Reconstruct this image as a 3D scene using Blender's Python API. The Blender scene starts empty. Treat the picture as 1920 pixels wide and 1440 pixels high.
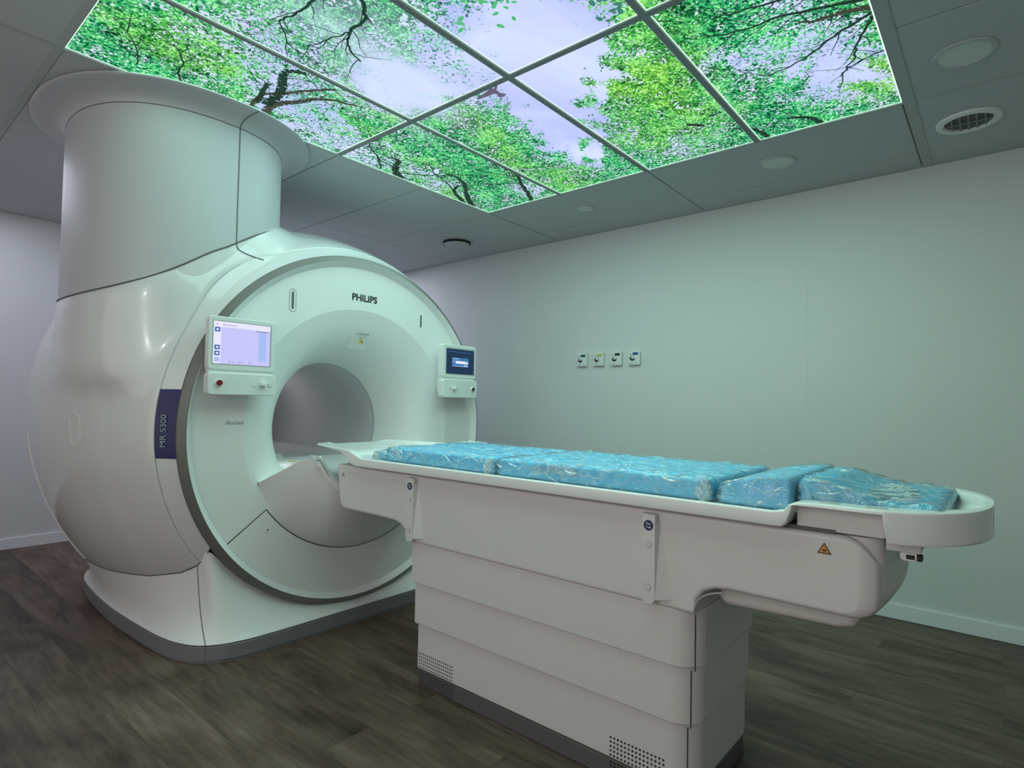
import bpy, bmesh, math, random
import numpy as np
from mathutils import Vector, Matrix
random.seed(4); np.random.seed(4)
PI=math.pi
scn=bpy.context.scene
COL=scn.collection

# ------------------------------------------------------------------ camera, world, lights, exposure
H=2.4416; CAMZ=1.12766
XW,YW=3.7853,5.5113            # right wall, left wall planes
XB,YB=-1.6,-2.0                # walls behind the photographer
X0,Y0=2.9395,0.3139            # corner of the luminous ceiling (far edge, right edge)
def make_camera():
    f,yaw,pit,rol=1087.81,0.70045,0.032472,0.018497
    fw=Vector((math.cos(pit)*math.cos(yaw),math.cos(pit)*math.sin(yaw),math.sin(pit)))
    r=Vector((math.sin(yaw),-math.cos(yaw),0)); u=r.cross(fw)
    r2=r*math.cos(rol)+u*math.sin(rol); u2=-r*math.sin(rol)+u*math.cos(rol)
    cam=bpy.data.cameras.new('camera'); o=bpy.data.objects.new('camera',cam); COL.objects.link(o)
    cam.sensor_fit='HORIZONTAL'; cam.sensor_width=36; cam.lens=36*f/1920; cam.clip_start=.02
    M=Matrix((r2,u2,-fw)).transposed().to_4x4(); M.translation=Vector((0,0,CAMZ)); o.matrix_world=M
    scn.camera=o
make_camera()
W=bpy.data.worlds.new('world'); scn.world=W; W.use_nodes=True
W.node_tree.nodes['Background'].inputs[0].default_value=(.5,.55,.6,1); W.node_tree.nodes['Background'].inputs[1].default_value=.02
vs=scn.view_settings; vs.view_transform='Standard'; vs.look='None'; vs.exposure=0.0; vs.gamma=1; vs.use_curve_mapping=False
def area_light(name,loc,rot,size,sizey,power,color,spec=1.0,spread=PI):
    l=bpy.data.lights.new(name,'AREA'); l.shape='RECTANGLE'; l.size=size; l.size_y=sizey; l.energy=power; l.color=color
    l.specular_factor=spec; l.spread=spread
    o=bpy.data.objects.new(name,l); COL.objects.link(o); o.location=loc; o.rotation_euler=rot
    return o
# the light boxes of the luminous ceiling, one lamp per bay
for i in range(2):
    for j in range(4):
        c=[[(.58,1.0,.74),(.60,1.0,.80),(.62,1.0,.92),(.64,1.0,.95)],[(.60,1.0,.78),(.60,1.0,.84),(.64,1.0,.95),(.62,1.0,.92)]][i][j]
        area_light('ceiling_lightbox_lamp',(X0-.6-1.2*i,Y0+.3+.6*j,H+.0045),(0,0,0),1.12,.54,[[5.0,5.4,5.2,4.8],[4.4,4.6,4.0,2.8]][i][j],c)
# warm fill lamp added unseen behind the photographer, brightening faces turned that way
area_light('rear_fill_light',(XB+.08,1.0,1.35),(0,-PI/2,0),2.1,4.6,23,(1.0,.86,.83))
# cool lights on over the service strip behind the scanner
area_light('service_strip_light',(2.9,4.75,H-.015),(0,0,0),1.1,.9,14,(.80,.82,1.0))
area_light('service_strip_light',(.3,4.6,H-.015),(0,0,0),1.2,1.2,13,(.80,.82,1.0))
for loc in [(-1.45,.98,2.16),(-1.45,.76,1.62)]:      # two small bright lamps behind the photographer
    l=bpy.data.lights.new('corridor_lamp','POINT'); l.energy=7.0; l.shadow_soft_size=.022; l.color=(1,.98,.97)
    o=bpy.data.objects.new('corridor_lamp',l); COL.objects.link(o); o.location=loc
l=bpy.data.lights.new('bore_lamp','POINT'); l.energy=.85; l.shadow_soft_size=.14; l.color=(.95,.97,1.0)
o=bpy.data.objects.new('bore_lamp',l); COL.objects.link(o); o.location=(1.84,3.75,1.12)

# ------------------------------------------------------------------ helpers
def tag(o,label=None,cat=None,group=None,kind=None):
    if label:o['label']=label
    if cat:o['category']=cat
    if group:o['group']=group
    if kind:o['kind']=kind
    return o
def empty(name,loc=(0,0,0)):
    o=bpy.data.objects.new(name,None); COL.objects.link(o); o.location=loc; o.empty_display_size=.1; return o
def link(name,me,mat,parent=None,smooth=35):
    o=bpy.data.objects.new(name,me); COL.objects.link(o)
    mats=mat if isinstance(mat,(list,tuple)) else [mat]
    for m in mats: me.materials.append(m)
    if smooth:
        me.polygons.foreach_set('use_smooth',[True]*len(me.polygons))
        me.set_sharp_from_angle(angle=math.radians(smooth))
        wn=o.modifiers.new('weighted_normal','WEIGHTED_NORMAL'); wn.keep_sharp=True; wn.weight=100
    if parent:
        o.parent=parent
        w=parent.location.copy(); p=parent.parent
        while p: w+=p.location; p=p.parent
        me.transform(Matrix.Translation(-w))
    me.update()
    return o
def mesh(name,V,F,mat,parent=None,smooth=35,mi=None,fix=True):
    me=bpy.data.meshes.new(name); me.from_pydata([tuple(map(float,v)) for v in V],[],F)
    if mi: me.polygons.foreach_set('material_index',mi)
    if fix:
        bm=bmesh.new(); bm.from_mesh(me); bmesh.ops.remove_doubles(bm,verts=bm.verts,dist=1e-5)
        bmesh.ops.recalc_face_normals(bm,faces=bm.faces); bm.to_mesh(me); bm.free()
    return link(name,me,mat,parent,smooth)
class MB:
    """collects several solids into ONE mesh object"""
    def __init__(s): s.bm=bmesh.new(); s.mi=0
    def _done(s,g):
        for f in g: f.material_index=s.mi
        return s
    def raw(s,V,F):
        vs_=[s.bm.verts.new(tuple(map(float,v))) for v in V]; fs=[]
        for f in F:
            try: fs.append(s.bm.faces.new([vs_[i] for i in f]))
            except ValueError: pass
        bmesh.ops.recalc_face_normals(s.bm,faces=fs); s._done(fs); return vs_,fs
    def box(s,a,b,bev=0,seg=2):
        V=[(x,y,z) for x in (a[0],b[0]) for y in (a[1],b[1]) for z in (a[2],b[2])]
        F=[(0,1,3,2),(4,6,7,5),(0,4,5,1),(2,3,7,6),(0,2,6,4),(1,5,7,3)]
        v,f=s.raw(V,F)
        if bev:
            n0=set(s.bm.faces)-set(f)
            e=list({e for ff in f for e in ff.edges})
            bmesh.ops.bevel(s.bm,geom=e,offset=bev,segments=seg,affect='EDGES',profile=.5)
            s._done([ff for ff in s.bm.faces if ff not in n0])
        return s
    def prism(s,poly,axis,a,b,bev=0,seg=3):
        """poly: 2D points, extruded along axis ('x': poly=(y,z); 'y': (x,z); 'z': (x,y)) from a to b"""
        def P(p,t): return {'x':(t,p[0],p[1]),'y':(p[0],t,p[1]),'z':(p[0],p[1],t)}[axis]
        n=len(poly); V=[P(p,a) for p in poly]+[P(p,b) for p in poly]
        F=[tuple(range(n)),tuple(range(2*n-1,n-1,-1))]+[(i,(i+1)%n,n+(i+1)%n,n+i) for i in range(n)]
        old=set(s.bm.faces)
        v,f=s.raw(V,F)
        if bev:
            e=list({e for ff in f[:2] for e in ff.edges})
            bmesh.ops.bevel(s.bm,geom=e,offset=bev,segments=seg,affect='EDGES',profile=.5,clamp_overlap=True)
            s._done([ff for ff in s.bm.faces if ff not in old])
        return s
    def cyl(s,c,axis,r,l,n=32,r2=None,bev=0):
        r2=r if r2 is None else r2
        A=Vector(axis).normalized(); U=A.orthogonal().normalized(); W_=A.cross(U); c=Vector(c)
        V=[c+(U*math.cos(t)+W_*math.sin(t))*r for t in [2*PI*i/n for i in range(n)]]+[c+A*l+(U*math.cos(t)+W_*math.sin(t))*r2 for t in [2*PI*i/n for i in range(n)]]
        F=[tuple(range(n)),tuple(range(2*n-1,n-1,-1))]+[(i,(i+1)%n,n+(i+1)%n,n+i) for i in range(n)]
        old=set(s.bm.faces); v,f=s.raw(V,F)
        if bev:
            e=list({e for ff in f[:2] for e in ff.edges})
            bmesh.ops.bevel(s.bm,geom=e,offset=bev,segments=2,affect='EDGES'); s._done([ff for ff in s.bm.faces if ff not in old])
        return s
    def tube(s,pts,r,n=8,closed=False):
        pts=[Vector(p) for p in pts]; m=len(pts); V=[];F=[]
        up=None
        for i,p in enumerate(pts):
            if closed: t=pts[(i+1)%m]-pts[i-1]
            else: t=pts[min(i+1,m-1)]-pts[max(i-1,0)]
            t.normalize()
            if up is None: up=t.orthogonal()
            up=(up-t*up.dot(t)).normalized(); w=t.cross(up)
            for k in range(n):
                a=2*PI*k/n; V.append(p+(up*math.cos(a)+w*math.sin(a))*r)
        for i in range(m if closed else m-1):
            j=(i+1)%m
            for k in range(n): F.append((i*n+k,i*n+(k+1)%n,j*n+(k+1)%n,j*n+k))
        if not closed: F+= [tuple(range(n)),tuple(range((m-1)*n,m*n))]
        s.raw(V,F); return s
    def loft(s,rings,closed=True,caps=False):
        n=len(rings[0]); V=[p for r in rings for p in r]; F=[]
        for i in range(len(rings)-1):
            for k in range(n if closed else n-1):
                F.append((i*n+k,i*n+(k+1)%n,(i+1)*n+(k+1)%n,(i+1)*n+k))
        if caps: F+=[tuple(range(n)),tuple(range((len(rings)-1)*n,len(rings)*n))]
        s.raw(V,F); return s
    def build(s,name,mat,parent=None,smooth=35):
        me=bpy.data.meshes.new(name); s.bm.to_mesh(me); s.bm.free(); return link(name,me,mat,parent,smooth)
def text(name,body,height,mat,parent,M,bold=0.0,ext=.0006,shear=0,space=1.0,align='CENTER'):
    cu=bpy.data.curves.new(name,'FONT'); cu.body=body; cu.size=1; cu.extrude=.0; cu.offset=bold; cu.shear=shear
    cu.align_x=align; cu.align_y='CENTER'; cu.space_character=space; cu.resolution_u=3
    t=bpy.data.objects.new(name,cu); COL.objects.link(t)
    dg=bpy.context.evaluated_depsgraph_get(); me=bpy.data.meshes.new_from_object(t.evaluated_get(dg)); bpy.data.objects.remove(t)
    zs=[v.co.y for v in me.vertices]; k=height/(max(zs)-min(zs)); c=(max(zs)+min(zs))/2
    me.transform(Matrix.Translation((0,-c,0))); me.transform(Matrix.Diagonal((k,k,k,1)))
    bm=bmesh.new(); bm.from_mesh(me); r=bmesh.ops.extrude_face_region(bm,geom=list(bm.faces))
    for v in [g for g in r['geom'] if isinstance(g,bmesh.types.BMVert)]: v.co.z+=ext
    bmesh.ops.recalc_face_normals(bm,faces=bm.faces); bm.to_mesh(me); bm.free()
    me.transform(M); me.materials.clear()
    return link(name,me,mat,parent,0)
def FR(o,xa,ya,roll=0):
    """matrix: local x->xa, y->ya, z->normal at origin o"""
    x=Vector(xa).normalized(); y=Vector(ya).normalized(); z=x.cross(y)
    M=Matrix((x,y,z)).transposed().to_4x4(); M.translation=Vector(o); return M
def rrect(x0,x1,y0,y1,r,n=8):
    """rounded rectangle; r one radius or four (x0y0,x1y0,x1y1,x0y1)"""
    if not isinstance(r,(list,tuple)): r=[r]*4
    out=[]
    for (cx,cy,a0,rr) in [(x0+r[0],y0+r[0],PI,r[0]),(x1-r[1],y0+r[1],1.5*PI,r[1]),(x1-r[2],y1-r[2],0,r[2]),(x0+r[3],y1-r[3],.5*PI,r[3])]:
        for i in range(n+1):
            a=a0+.5*PI*i/n; out.append((cx+rr*math.cos(a),cy+rr*math.sin(a)))
    return out
def cr(pts,n=8,closed=False):
    """Catmull-Rom through points"""
    P=[np.array(p,float) for p in pts]; m=len(P); out=[]
    for i in range(m if closed else m-1):
        if closed: a,b,c,d=P[i-1],P[i],P[(i+1)%m],P[(i+2)%m]
        else: a,b,c,d=P[max(i-1,0)],P[i],P[i+1],P[min(i+2,m-1)]
        for k in range(n):
            t=k/n; out.append(.5*((2*b)+(c-a)*t+(2*a-5*b+4*c-d)*t*t+(3*b-a-3*c+d)*t**3))
    if not closed: out.append(P[-1])
    return out

# ------------------------------------------------------------------ materials
def mat(name,col,rough=.5,metal=0,coat=0,spec=.5,emit=None,es=0,bump=0,bscale=200,mottle=0):
    m=bpy.data.materials.new(name); m.use_nodes=True; nt=m.node_tree; b=nt.nodes['Principled BSDF']
    b.inputs['Base Color'].default_value=(*col,1); b.inputs['Roughness'].default_value=rough; b.inputs['Metallic'].default_value=metal
    b.inputs['Coat Weight'].default_value=coat; b.inputs['Coat Roughness'].default_value=.06; b.inputs['Specular IOR Level'].default_value=spec
    if emit: b.inputs['Emission Color'].default_value=(*emit,1); b.inputs['Emission Strength'].default_value=es
    tc=nt.nodes.new('ShaderNodeTexCoord')
    n=nt.nodes.new('ShaderNodeTexNoise'); n.inputs['Scale'].default_value=bscale; n.inputs['Detail'].default_value=3
    nt.links.new(tc.outputs['Object'],n.inputs['Vector'])
    if bump:
        bp=nt.nodes.new('ShaderNodeBump'); bp.inputs['Strength'].default_value=bump; bp.inputs['Distance'].default_value=.002
        nt.links.new(n.outputs['Fac'],bp.inputs['Height']); nt.links.new(bp.outputs[0],b.inputs['Normal'])
    if mottle:
        mx=nt.nodes.new('ShaderNodeMix'); mx.data_type='RGBA'; mx.inputs[6].default_value=(*[c*(1-mottle) for c in col],1); mx.inputs[7].default_value=(*[min(1,c*(1+mottle)) for c in col],1)
        nt.links.new(n.outputs['Fac'],mx.inputs[0]); nt.links.new(mx.outputs[2],b.inputs['Base Color'])
    return m
M_wall=mat('painted_wall',(.66,.68,.68),.75,bump=.05,bscale=90,mottle=.01)
M_ceil=mat('ceiling_tile',(.50,.53,.54),.9,bump=.15,bscale=300,mottle=.03)
M_grid=mat('ceiling_grid_metal',(.30,.33,.32),.9,spec=.1)
M_black=mat('black_rubber',(.012,.012,.012),.6)
M_base=mat('white_skirting',(.78,.80,.82),.4)
M_shell=mat('glossy_white_cover',(.70,.71,.71),.27,coat=.8,mottle=.01,bscale=3)
M_face=mat('satin_white_front',(.80,.80,.80),.42,mottle=.01,bscale=3)
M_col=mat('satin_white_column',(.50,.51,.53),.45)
M_ring=mat('grey_ring_trim',(.42,.42,.41),.35)
M_rim=mat('dark_grey_ring_edge',(.15,.148,.135),.4)
M_bore=mat('bore_liner',(.58,.58,.60),.5)
M_kick=mat('grey_kick_plate',(.20,.20,.21),.5)
M_seam=mat('dark_seam',(.13,.13,.13),.7)
M_tab=mat('table_plastic',(.70,.68,.67),.38,mottle=.01,bscale=3)
M_top=mat('tabletop_white',(.82,.84,.83),.25,coat=.3)
M_tkick=mat('table_kick_plate',(.12,.115,.12),.5)
M_navy=mat('navy_badge',(.004,.012,.10),.35)
M_grey=mat('grey_print',(.42,.45,.50),.5)
M_ink=mat('dark_ink',(.03,.035,.04),.5)
M_red=mat('red_button',(.22,.008,.012),.3)
M_warn=mat('warning_orange',(.80,.30,.03),.5)
M_yel=mat('warning_yellow',(.55,.45,.05),.5)
M_scr_l=mat('lit_screen_lavender',(.02,.02,.02),.3,emit=(.56,.55,.95),es=1.0)
M_scr_w=mat('lit_screen_white',(.02,.02,.02),.3,emit=(.80,.78,1.0),es=1.0)
M_scr_b=mat('lit_screen_pale_blue',(.02,.02,.02),.3,emit=(.37,.50,.88),es=1.0)
M_scr_i=mat('lit_screen_icon_blue',(.02,.02,.02),.3,emit=(.015,.11,.36),es=1.0)
M_scr_t=mat('lit_screen_grey_text',(.02,.02,.02),.3,emit=(.30,.28,.50),es=1.0)
M_scr_n=mat('lit_screen_navy',(.01,.01,.02),.3,emit=(.002,.018,.06),es=1.0)
M_scr_d=mat('lit_screen_dialog_blue',(.01,.01,.02),.3,emit=(.03,.17,.38),es=1.0)

def floor_mat():
    m=bpy.data.materials.new('wood_plank_vinyl'); m.use_nodes=True; nt=m.node_tree; N=nt.nodes; L=nt.links; b=N['Principled BSDF']
    tc=N.new('ShaderNodeTexCoord'); mp=N.new('ShaderNodeMapping'); mp.inputs['Rotation'].default_value=(0,0,PI/2); L.new(tc.outputs['Object'],mp.inputs[0])
    br=N.new('ShaderNodeTexBrick'); br.inputs['Scale'].default_value=1; br.inputs['Brick Width'].default_value=1.22; br.inputs['Row Height'].default_value=.18
    br.inputs['Mortar Size'].default_value=.0012; br.inputs['Mortar Smooth'].default_value=.3; br.offset=.37
    br.inputs['Color1'].default_value=(.30,.30,.30,1); br.inputs['Color2'].default_value=(.72,.72,.72,1); br.inputs['Mortar'].default_value=(.15,.15,.15,1)
    L.new(mp.outputs[0],br.inputs[0])
    # grain stretched along the plank (world Y)
    def noise(sx,sy,scale,det,rough=.55,dist=0):
        mm=N.new('ShaderNodeMapping'); mm.inputs['Scale'].default_value=(sx,sy,1); L.new(tc.outputs['Object'],mm.inputs[0])
        ad=N.new('ShaderNodeVectorMath'); ad.operation='ADD'; L.new(mm.outputs[0],ad.inputs[0])
        sc=N.new('ShaderNodeVectorMath'); sc.operation='SCALE'; sc.inputs['Scale'].default_value=9; L.new(br.outputs['Color'],sc.inputs[0]); L.new(sc.outputs[0],ad.inputs[1])
        n=N.new('ShaderNodeTexNoise'); n.inputs['Scale'].default_value=scale; n.inputs['Detail'].default_value=det; n.inputs['Roughness'].default_value=rough; n.inputs['Distortion'].default_value=dist
        L.new(ad.outputs[0],n.inputs['Vector']); return n
    g1=noise(3.2,.75,2.2,5,.6,.6); g2=noise(16,1.2,3,6,.65,.3); g3=noise(1.2,.8,2.0,3,.5,1.2)
    def rmp(src,stops):
        r=N.new('ShaderNodeValToRGB'); e=r.color_ramp.elements
        while len(e)<len(stops): e.new(.5)
        for el,(p,c) in zip(e,stops): el.position=p; el.color=(*c,1)
        L.new(src,r.inputs[0]); return r
    r1=rmp(g1.outputs['Fac'],[(.30,(.055,.034,.025)),(.50,(.122,.084,.064)),(.72,(.175,.135,.110))])
    r2=rmp(g2.outputs['Fac'],[(.28,(.55,.54,.52)),(.50,(.95,.95,.95)),(.75,(1.3,1.3,1.28))])
    r3=rmp(g3.outputs['Fac'],[(.30,(.58,.56,.54)),(.46,(1,1,1)),(.75,(1.15,1.14,1.12))])
    def mul(a,bb):
        x=N.new('ShaderNodeMix'); x.data_type='RGBA'; x.blend_type='MULTIPLY'; x.inputs[0].default_value=1; L.new(a,x.inputs[6]); L.new(bb,x.inputs[7]); return x.outputs[2]
    rb=rmp(br.outputs['Color'],[(.0,(.55,.55,.55)),(.3,(.85,.85,.86)),(.72,(1.15,1.12,1.08))])
    c=mul(mul(mul(r1.outputs[0],r2.outputs[0]),r3.outputs[0]),rb.outputs[0]); L.new(c,b.inputs['Base Color'])
    b.inputs['Roughness'].default_value=.5; b.inputs['Specular IOR Level'].default_value=.35
    bp=N.new('ShaderNodeBump'); bp.inputs['Strength'].default_value=.25; bp.inputs['Distance'].default_value=.002; L.new(g2.outputs['Fac'],bp.inputs['Height']); L.new(bp.outputs[0],b.inputs['Normal'])
    return m
M_floor=floor_mat()

def foliage_mat():
    m=bpy.data.materials.new('backlit_tree_canopy_print'); m.use_nodes=True; nt=m.node_tree; N=nt.nodes; L=nt.links
    N.remove(N['Principled BSDF']); out=N['Material Output']
    uv=N.new('ShaderNodeUVMap'); uv.uv_map='UVMap'
    at=N.new('ShaderNodeAttribute'); at.attribute_name='mask'; sep=N.new('ShaderNodeSeparateColor'); L.new(at.outputs['Color'],sep.inputs[0])
    sky,yel,fog=sep.outputs[0],sep.outputs[1],sep.outputs[2]
    def math_(op,a,b=None,c=None,clamp=False):
        n=N.new('ShaderNodeMath'); n.operation=op; n.use_clamp=clamp
        for i,v in enumerate((a,b,c)):
            if v is None: continue
            if isinstance(v,(int,float)): n.inputs[i].default_value=v
            else: L.new(v,n.inputs[i])
        return n.outputs[0]
    def noise(scale,det=3,rough=.55,dist=0):
        n=N.new('ShaderNodeTexNoise'); n.inputs['Scale'].default_value=scale; n.inputs['Detail'].default_value=det; n.inputs['Roughness'].default_value=rough; n.inputs['Distortion'].default_value=dist
        L.new(uv.outputs[0],n.inputs['Vector']); return n.outputs['Fac']
    def ramp(src,stops):
        r=N.new('ShaderNodeValToRGB'); e=r.color_ramp.elements
        while len(e)<len(stops): e.new(.5)
        for el,(p,c) in zip(e,stops): el.position=p; el.color=(*c,1)
        L.new(src,r.inputs[0]); return r.outputs[0]
    def mix(f,a,b,mode='MIX'):
        n=N.new('ShaderNodeMix'); n.data_type='RGBA'; n.blend_type=mode; n.clamp_factor=True
        if isinstance(f,(int,float)): n.inputs[0].default_value=f
        else: L.new(f,n.inputs[0])
        for k,v in ((6,a),(7,b)):
            if isinstance(v,tuple): n.inputs[k].default_value=(*v,1)
            else: L.new(v,n.inputs[k])
        return n.outputs[2]
    vor=N.new('ShaderNodeTexVoronoi'); vor.inputs['Scale'].default_value=105; vor.inputs['Randomness'].default_value=1
    # wobble the leaf cells
    nz=N.new('ShaderNodeTexNoise'); nz.inputs['Scale'].default_value=22; nz.inputs['Detail'].default_value=2; L.new(uv.outputs[0],nz.inputs['Vector'])
    va=N.new('ShaderNodeVectorMath'); va.operation='MULTIPLY_ADD'; L.new(nz.outputs['Color'],va.inputs[0]); va.inputs[1].default_value=(.05,.05,0); L.new(uv.outputs[0],va.inputs[2]); L.new(va.outputs[0],vor.inputs['Vector'])
    sepv=N.new('ShaderNodeSeparateColor'); L.new(vor.outputs['Color'],sepv.inputs[0])
    leaf=sepv.outputs[0]; leaf2=sepv.outputs[1]; dist=vor.outputs['Distance']
    clump=noise(7,4,.6,.4); fine=noise(95,3,.7,.3); big=noise(2.3,3,.5,.5); mid=noise(26,3,.6,.2)
    # tone of a leaf: clump light + individual cell + dark between leaves
    t=math_('ADD',math_('MULTIPLY',clump,.9),math_('MULTIPLY',leaf,.30)); t=math_('ADD',t,math_('MULTIPLY',fine,.55)); t=math_('SUBTRACT',t,math_('MULTIPLY',dist,.5)); t=math_('ADD',t,-.27)
    green=ramp(t,[(.08,(.000,.030,.014)),(.24,(.004,.16,.06)),(.38,(.02,.40,.13)),(.52,(.11,.66,.22)),(.68,(.38,.90,.42)),(.85,(.78,1.0,.78))])
    yg=ramp(t,[(.08,(.012,.09,.012)),(.24,(.05,.30,.03)),(.38,(.16,.56,.06)),(.54,(.36,.80,.13)),(.85,(.80,1.0,.52))])
    y=math_('ADD',yel,math_('MULTIPLY',math_('SUBTRACT',big,.5),1.6)); y=math_('ADD',y,math_('MULTIPLY',math_('SUBTRACT',mid,.5),.8),clamp=True)
    leafc=mix(y,green,yg)
    # openings to the sky: mask + clumps against leaf detail
    o=math_('ADD',sky,math_('MULTIPLY',math_('SUBTRACT',clump,.5),-.95)); o=math_('ADD',o,math_('MULTIPLY',math_('SUBTRACT',leaf2,.5),.62)); o=math_('ADD',o,math_('MULTIPLY',math_('SUBTRACT',fine,.5),1.9))
    o=math_('ADD',o,math_('MULTIPLY',math_('SUBTRACT',mid,.5),.8))
    o=math_('MULTIPLY',math_('SUBTRACT',o,.54),5,clamp=True)
    skyc=ramp(noise(1.8,3,.5,.8),[(.3,(.42,.47,.86)),(.55,(.55,.62,.98)),(.75,(.66,.76,1.0))])
    spark=mix(math_('MULTIPLY',math_('SUBTRACT',.75,sky),1.6,clamp=True),skyc,(.80,.93,1.0))
    # fine dark twigs threading the leaves
    def twig(scale,w,k):
        q=math_('ABSOLUTE',math_('SUBTRACT',noise(scale,2,.5,1.6),.5)); return math_('MULTIPLY',math_('SUBTRACT',w,q),k/w,clamp=True)
    tw=math_('MAXIMUM',twig(5.5,.006,1.0),twig(13,.010,.8)); tw=math_('MULTIPLY',tw,math_('MULTIPLY',math_('SUBTRACT',1.15,sky),1.4,clamp=True))
    c=mix(o,leafc,spark)
    c=mix(math_('MULTIPLY',tw,.75),c,(.004,.035,.018))
    c=mix(math_('MULTIPLY',fog,.8),c,(.62,.72,.98))
    em=N.new('ShaderNodeEmission'); L.new(c,em.inputs['Color']); em.inputs['Strength'].default_value=1.15
    L.new(em.outputs[0],out.inputs['Surface'])
    return m
M_sky=foliage_mat()
M_branch=mat('print_dark_branch',(.01,.012,.01),.8,emit=(.010,.035,.022),es=1)
M_branch2=mat('print_brown_branch',(.01,.012,.01),.8,emit=(.05,.055,.035),es=1)
M_glow=mat('panel_edge_light',(.5,.5,.5),.5,emit=(.62,1.0,.78),es=1.6)
M_leafp=mat('print_single_leaf',(.01,.02,.01),.8,emit=(.09,.50,.20),es=1)
M_leafd=mat('print_dark_leaf',(.01,.02,.01),.8,emit=(.05,.22,.16),es=1)

# ------------------------------------------------------------------ room shell
T=.12
def slab(name,a,b,m,label=None):
    o=MB().box(a,b).build(name,m,None,0); return tag(o,label,None,None,'structure')
slab('floor',(XB-T,YB-T,-.1),(XW+T,YW+T,0),M_floor)
slab('wall_right',(XW,YB-T,0),(XW+T,YW+T,H+.4),M_wall)
slab('wall_left',(XB-T,YW,0),(XW,YW+T,H+.4),M_wall)
slab('wall_back',(XB-T,YB-T,0),(XB,YW,H+.4),M_wall)
slab('wall_front',(XB,YB-T,0),(XW,YB,H+.4),M_wall)
o=MB().prism([(YB,0),(YB,.0),(YW,0),(YW,.0)],'x',0,0) if 0 else None
def skirting(name,a,b):
    return tag(MB().box(a,b,.004,2).build(name,M_base),None,None,None,'structure')
skirting('baseboard_right',(XW-.014,YB,0),(XW,YW,.080))
skirting('baseboard_left',(XB,YW-.014,0),(XW-.014,YW,.080))
# vertical joint in the wall covering (a thin cover strip)
tag(MB().box((XW-.0008,.885,.08),(XW,.930,H)).build('trim_1',M_wall),None,None,None,'structure')
# ceiling: tiles around the luminous field
LX0,LX1,LY0,LY1=X0-2.4,X0,Y0,Y0+2.4
cm=MB()
gap=.003; zt=H+.006
xs=sorted({XB,XW}|{X0+.6*k for k in range(-7,2)}); 
def tiles():
    ys_r=[YB]+[v for v in [Y0-1.2*k for k in range(1,0,-1)]]+[Y0]
    ys_l=[LY1,Y0+3.6,Y0+4.8,YW]
    for i in range(len(xs)-1):
        xa,xb=xs[i],xs[i+1]
        if xb-xa<.01: continue
        for ys in (ys_r,ys_l):
            for j in range(len(ys)-1): yield xa,xb,ys[j],ys[j+1]
        for k in range(2):
            ya,yb=Y0+1.2*k,Y0+1.2*(k+1)
            if xa>=X0-.001 or xb<=LX0+.001: yield xa,xb,ya,yb
for xa,xb,ya,yb in tiles(): cm.box((xa+gap,ya+gap,H),(xb-gap,yb-gap,H+.02),.003,1)
tag(cm.build('ceiling',M_ceil,None,30),None,None,None,'structure')
slab('trim_22',(XB,YB,H+.30),(XW,YW,H+.32),M_black)
tag(MB().box((XB,YB,H+.012),(LX0-.02,YW,H+.019)).box((LX1+.02,YB,H+.012),(XW,YW,H+.019)).box((LX0-.02,YB,H+.012),(LX1+.02,LY0-.02,H+.019)).box((LX0-.02,LY1+.02,H+.012),(LX1+.02,YW,H+.019)).build('trim_21',M_seam,None,0),None,None,None,'structure')
# wide grid bars: around the luminous field and the visible T-bars between panels
M_grid2=mat('ceiling_edge_metal',(.44,.47,.47),.8)
def bar(name,a,b,m=M_grid2):
    return tag(MB().box(a,b).build(name,m,None,0),None,None,None,'structure')
zb=H-.004
n_=2
for x in (LX1,LX0): bar('trim_%d'%n_,(x-.008 if x==LX1 else x-.028,YB,zb+.003),(x+.008 if x==LX1 else x+.002,YW,H+.02)); n_+=1
bar('trim_%d'%n_,(XB,LY0-.045,zb+.0012),(XW,LY0-.002,H+.02)); n_+=1
bar('trim_%d'%n_,(XB,LY1+.0,zb+.0022),(XW,LY1+.014,H+.02)); n_+=1
for j in (1,2): bar('trim_%d'%n_,(LX0,Y0+.6*j-.013,H-.0012),(LX1,Y0+.6*j+.013,H+.03),M_grid); n_+=1
bar('trim_%d'%n_,(LX0,Y0+1.8-.009,H-.0010),(LX1,Y0+1.8+.009,H+.03),M_grid); n_+=1
bar('trim_%d'%n_,(X0-1.2-.013,LY0,H-.0008),(X0-1.2+.013,LY1,H+.03),M_grid); n_+=1
# wall-angle trim where ceiling meets walls
bar('trim_%d'%n_,(XW-.022,YB,H-.002),(XW,YW,H+.02)); n_+=1
bar('trim_%d'%n_,(XB,YW-.022,H-.002),(XW,YW,H+.02)); n_+=1

# ------------------------------------------------------------------ luminous panels (2 x 4, each a light box with a printed diffuser)
# soft blobs in ceiling metres: (x,y,rx,ry,angle_deg,amount)
SKY=[(1.62,1.25,.30,.19,20,1.15),(1.86,1.40,.36,.17,35,1.15),(2.2,1.58,.36,.115,25,1.05),(2.52,1.67,.16,.06,15,.8),(1.56,1.62,.28,.20,0,.55),(1.53,1.94,.17,.16,0,.9),
     (1.35,1.35,.2,.16,0,.35),(1.25,2.35,.26,.22,60,.32),(1.6,2.55,.30,.13,20,.42),(.85,2.15,.26,.16,0,.20),(1.0,1.95,.18,.12,0,.22),(2.1,2.6,.25,.1,0,.22),(2.45,2.62,.25,.1,0,.2),(2.60,.50,.17,.16,0,.55),(2.38,.50,.22,.13,0,.50),(2.2,.72,.13,.10,0,.42),
     (2.75,2.25,.12,.10,0,.3),(2.78,1.2,.1,.2,0,.22),(2.4,1.45,.1,.1,0,.3),(1.9,.55,.15,.1,0,.3)]
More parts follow.
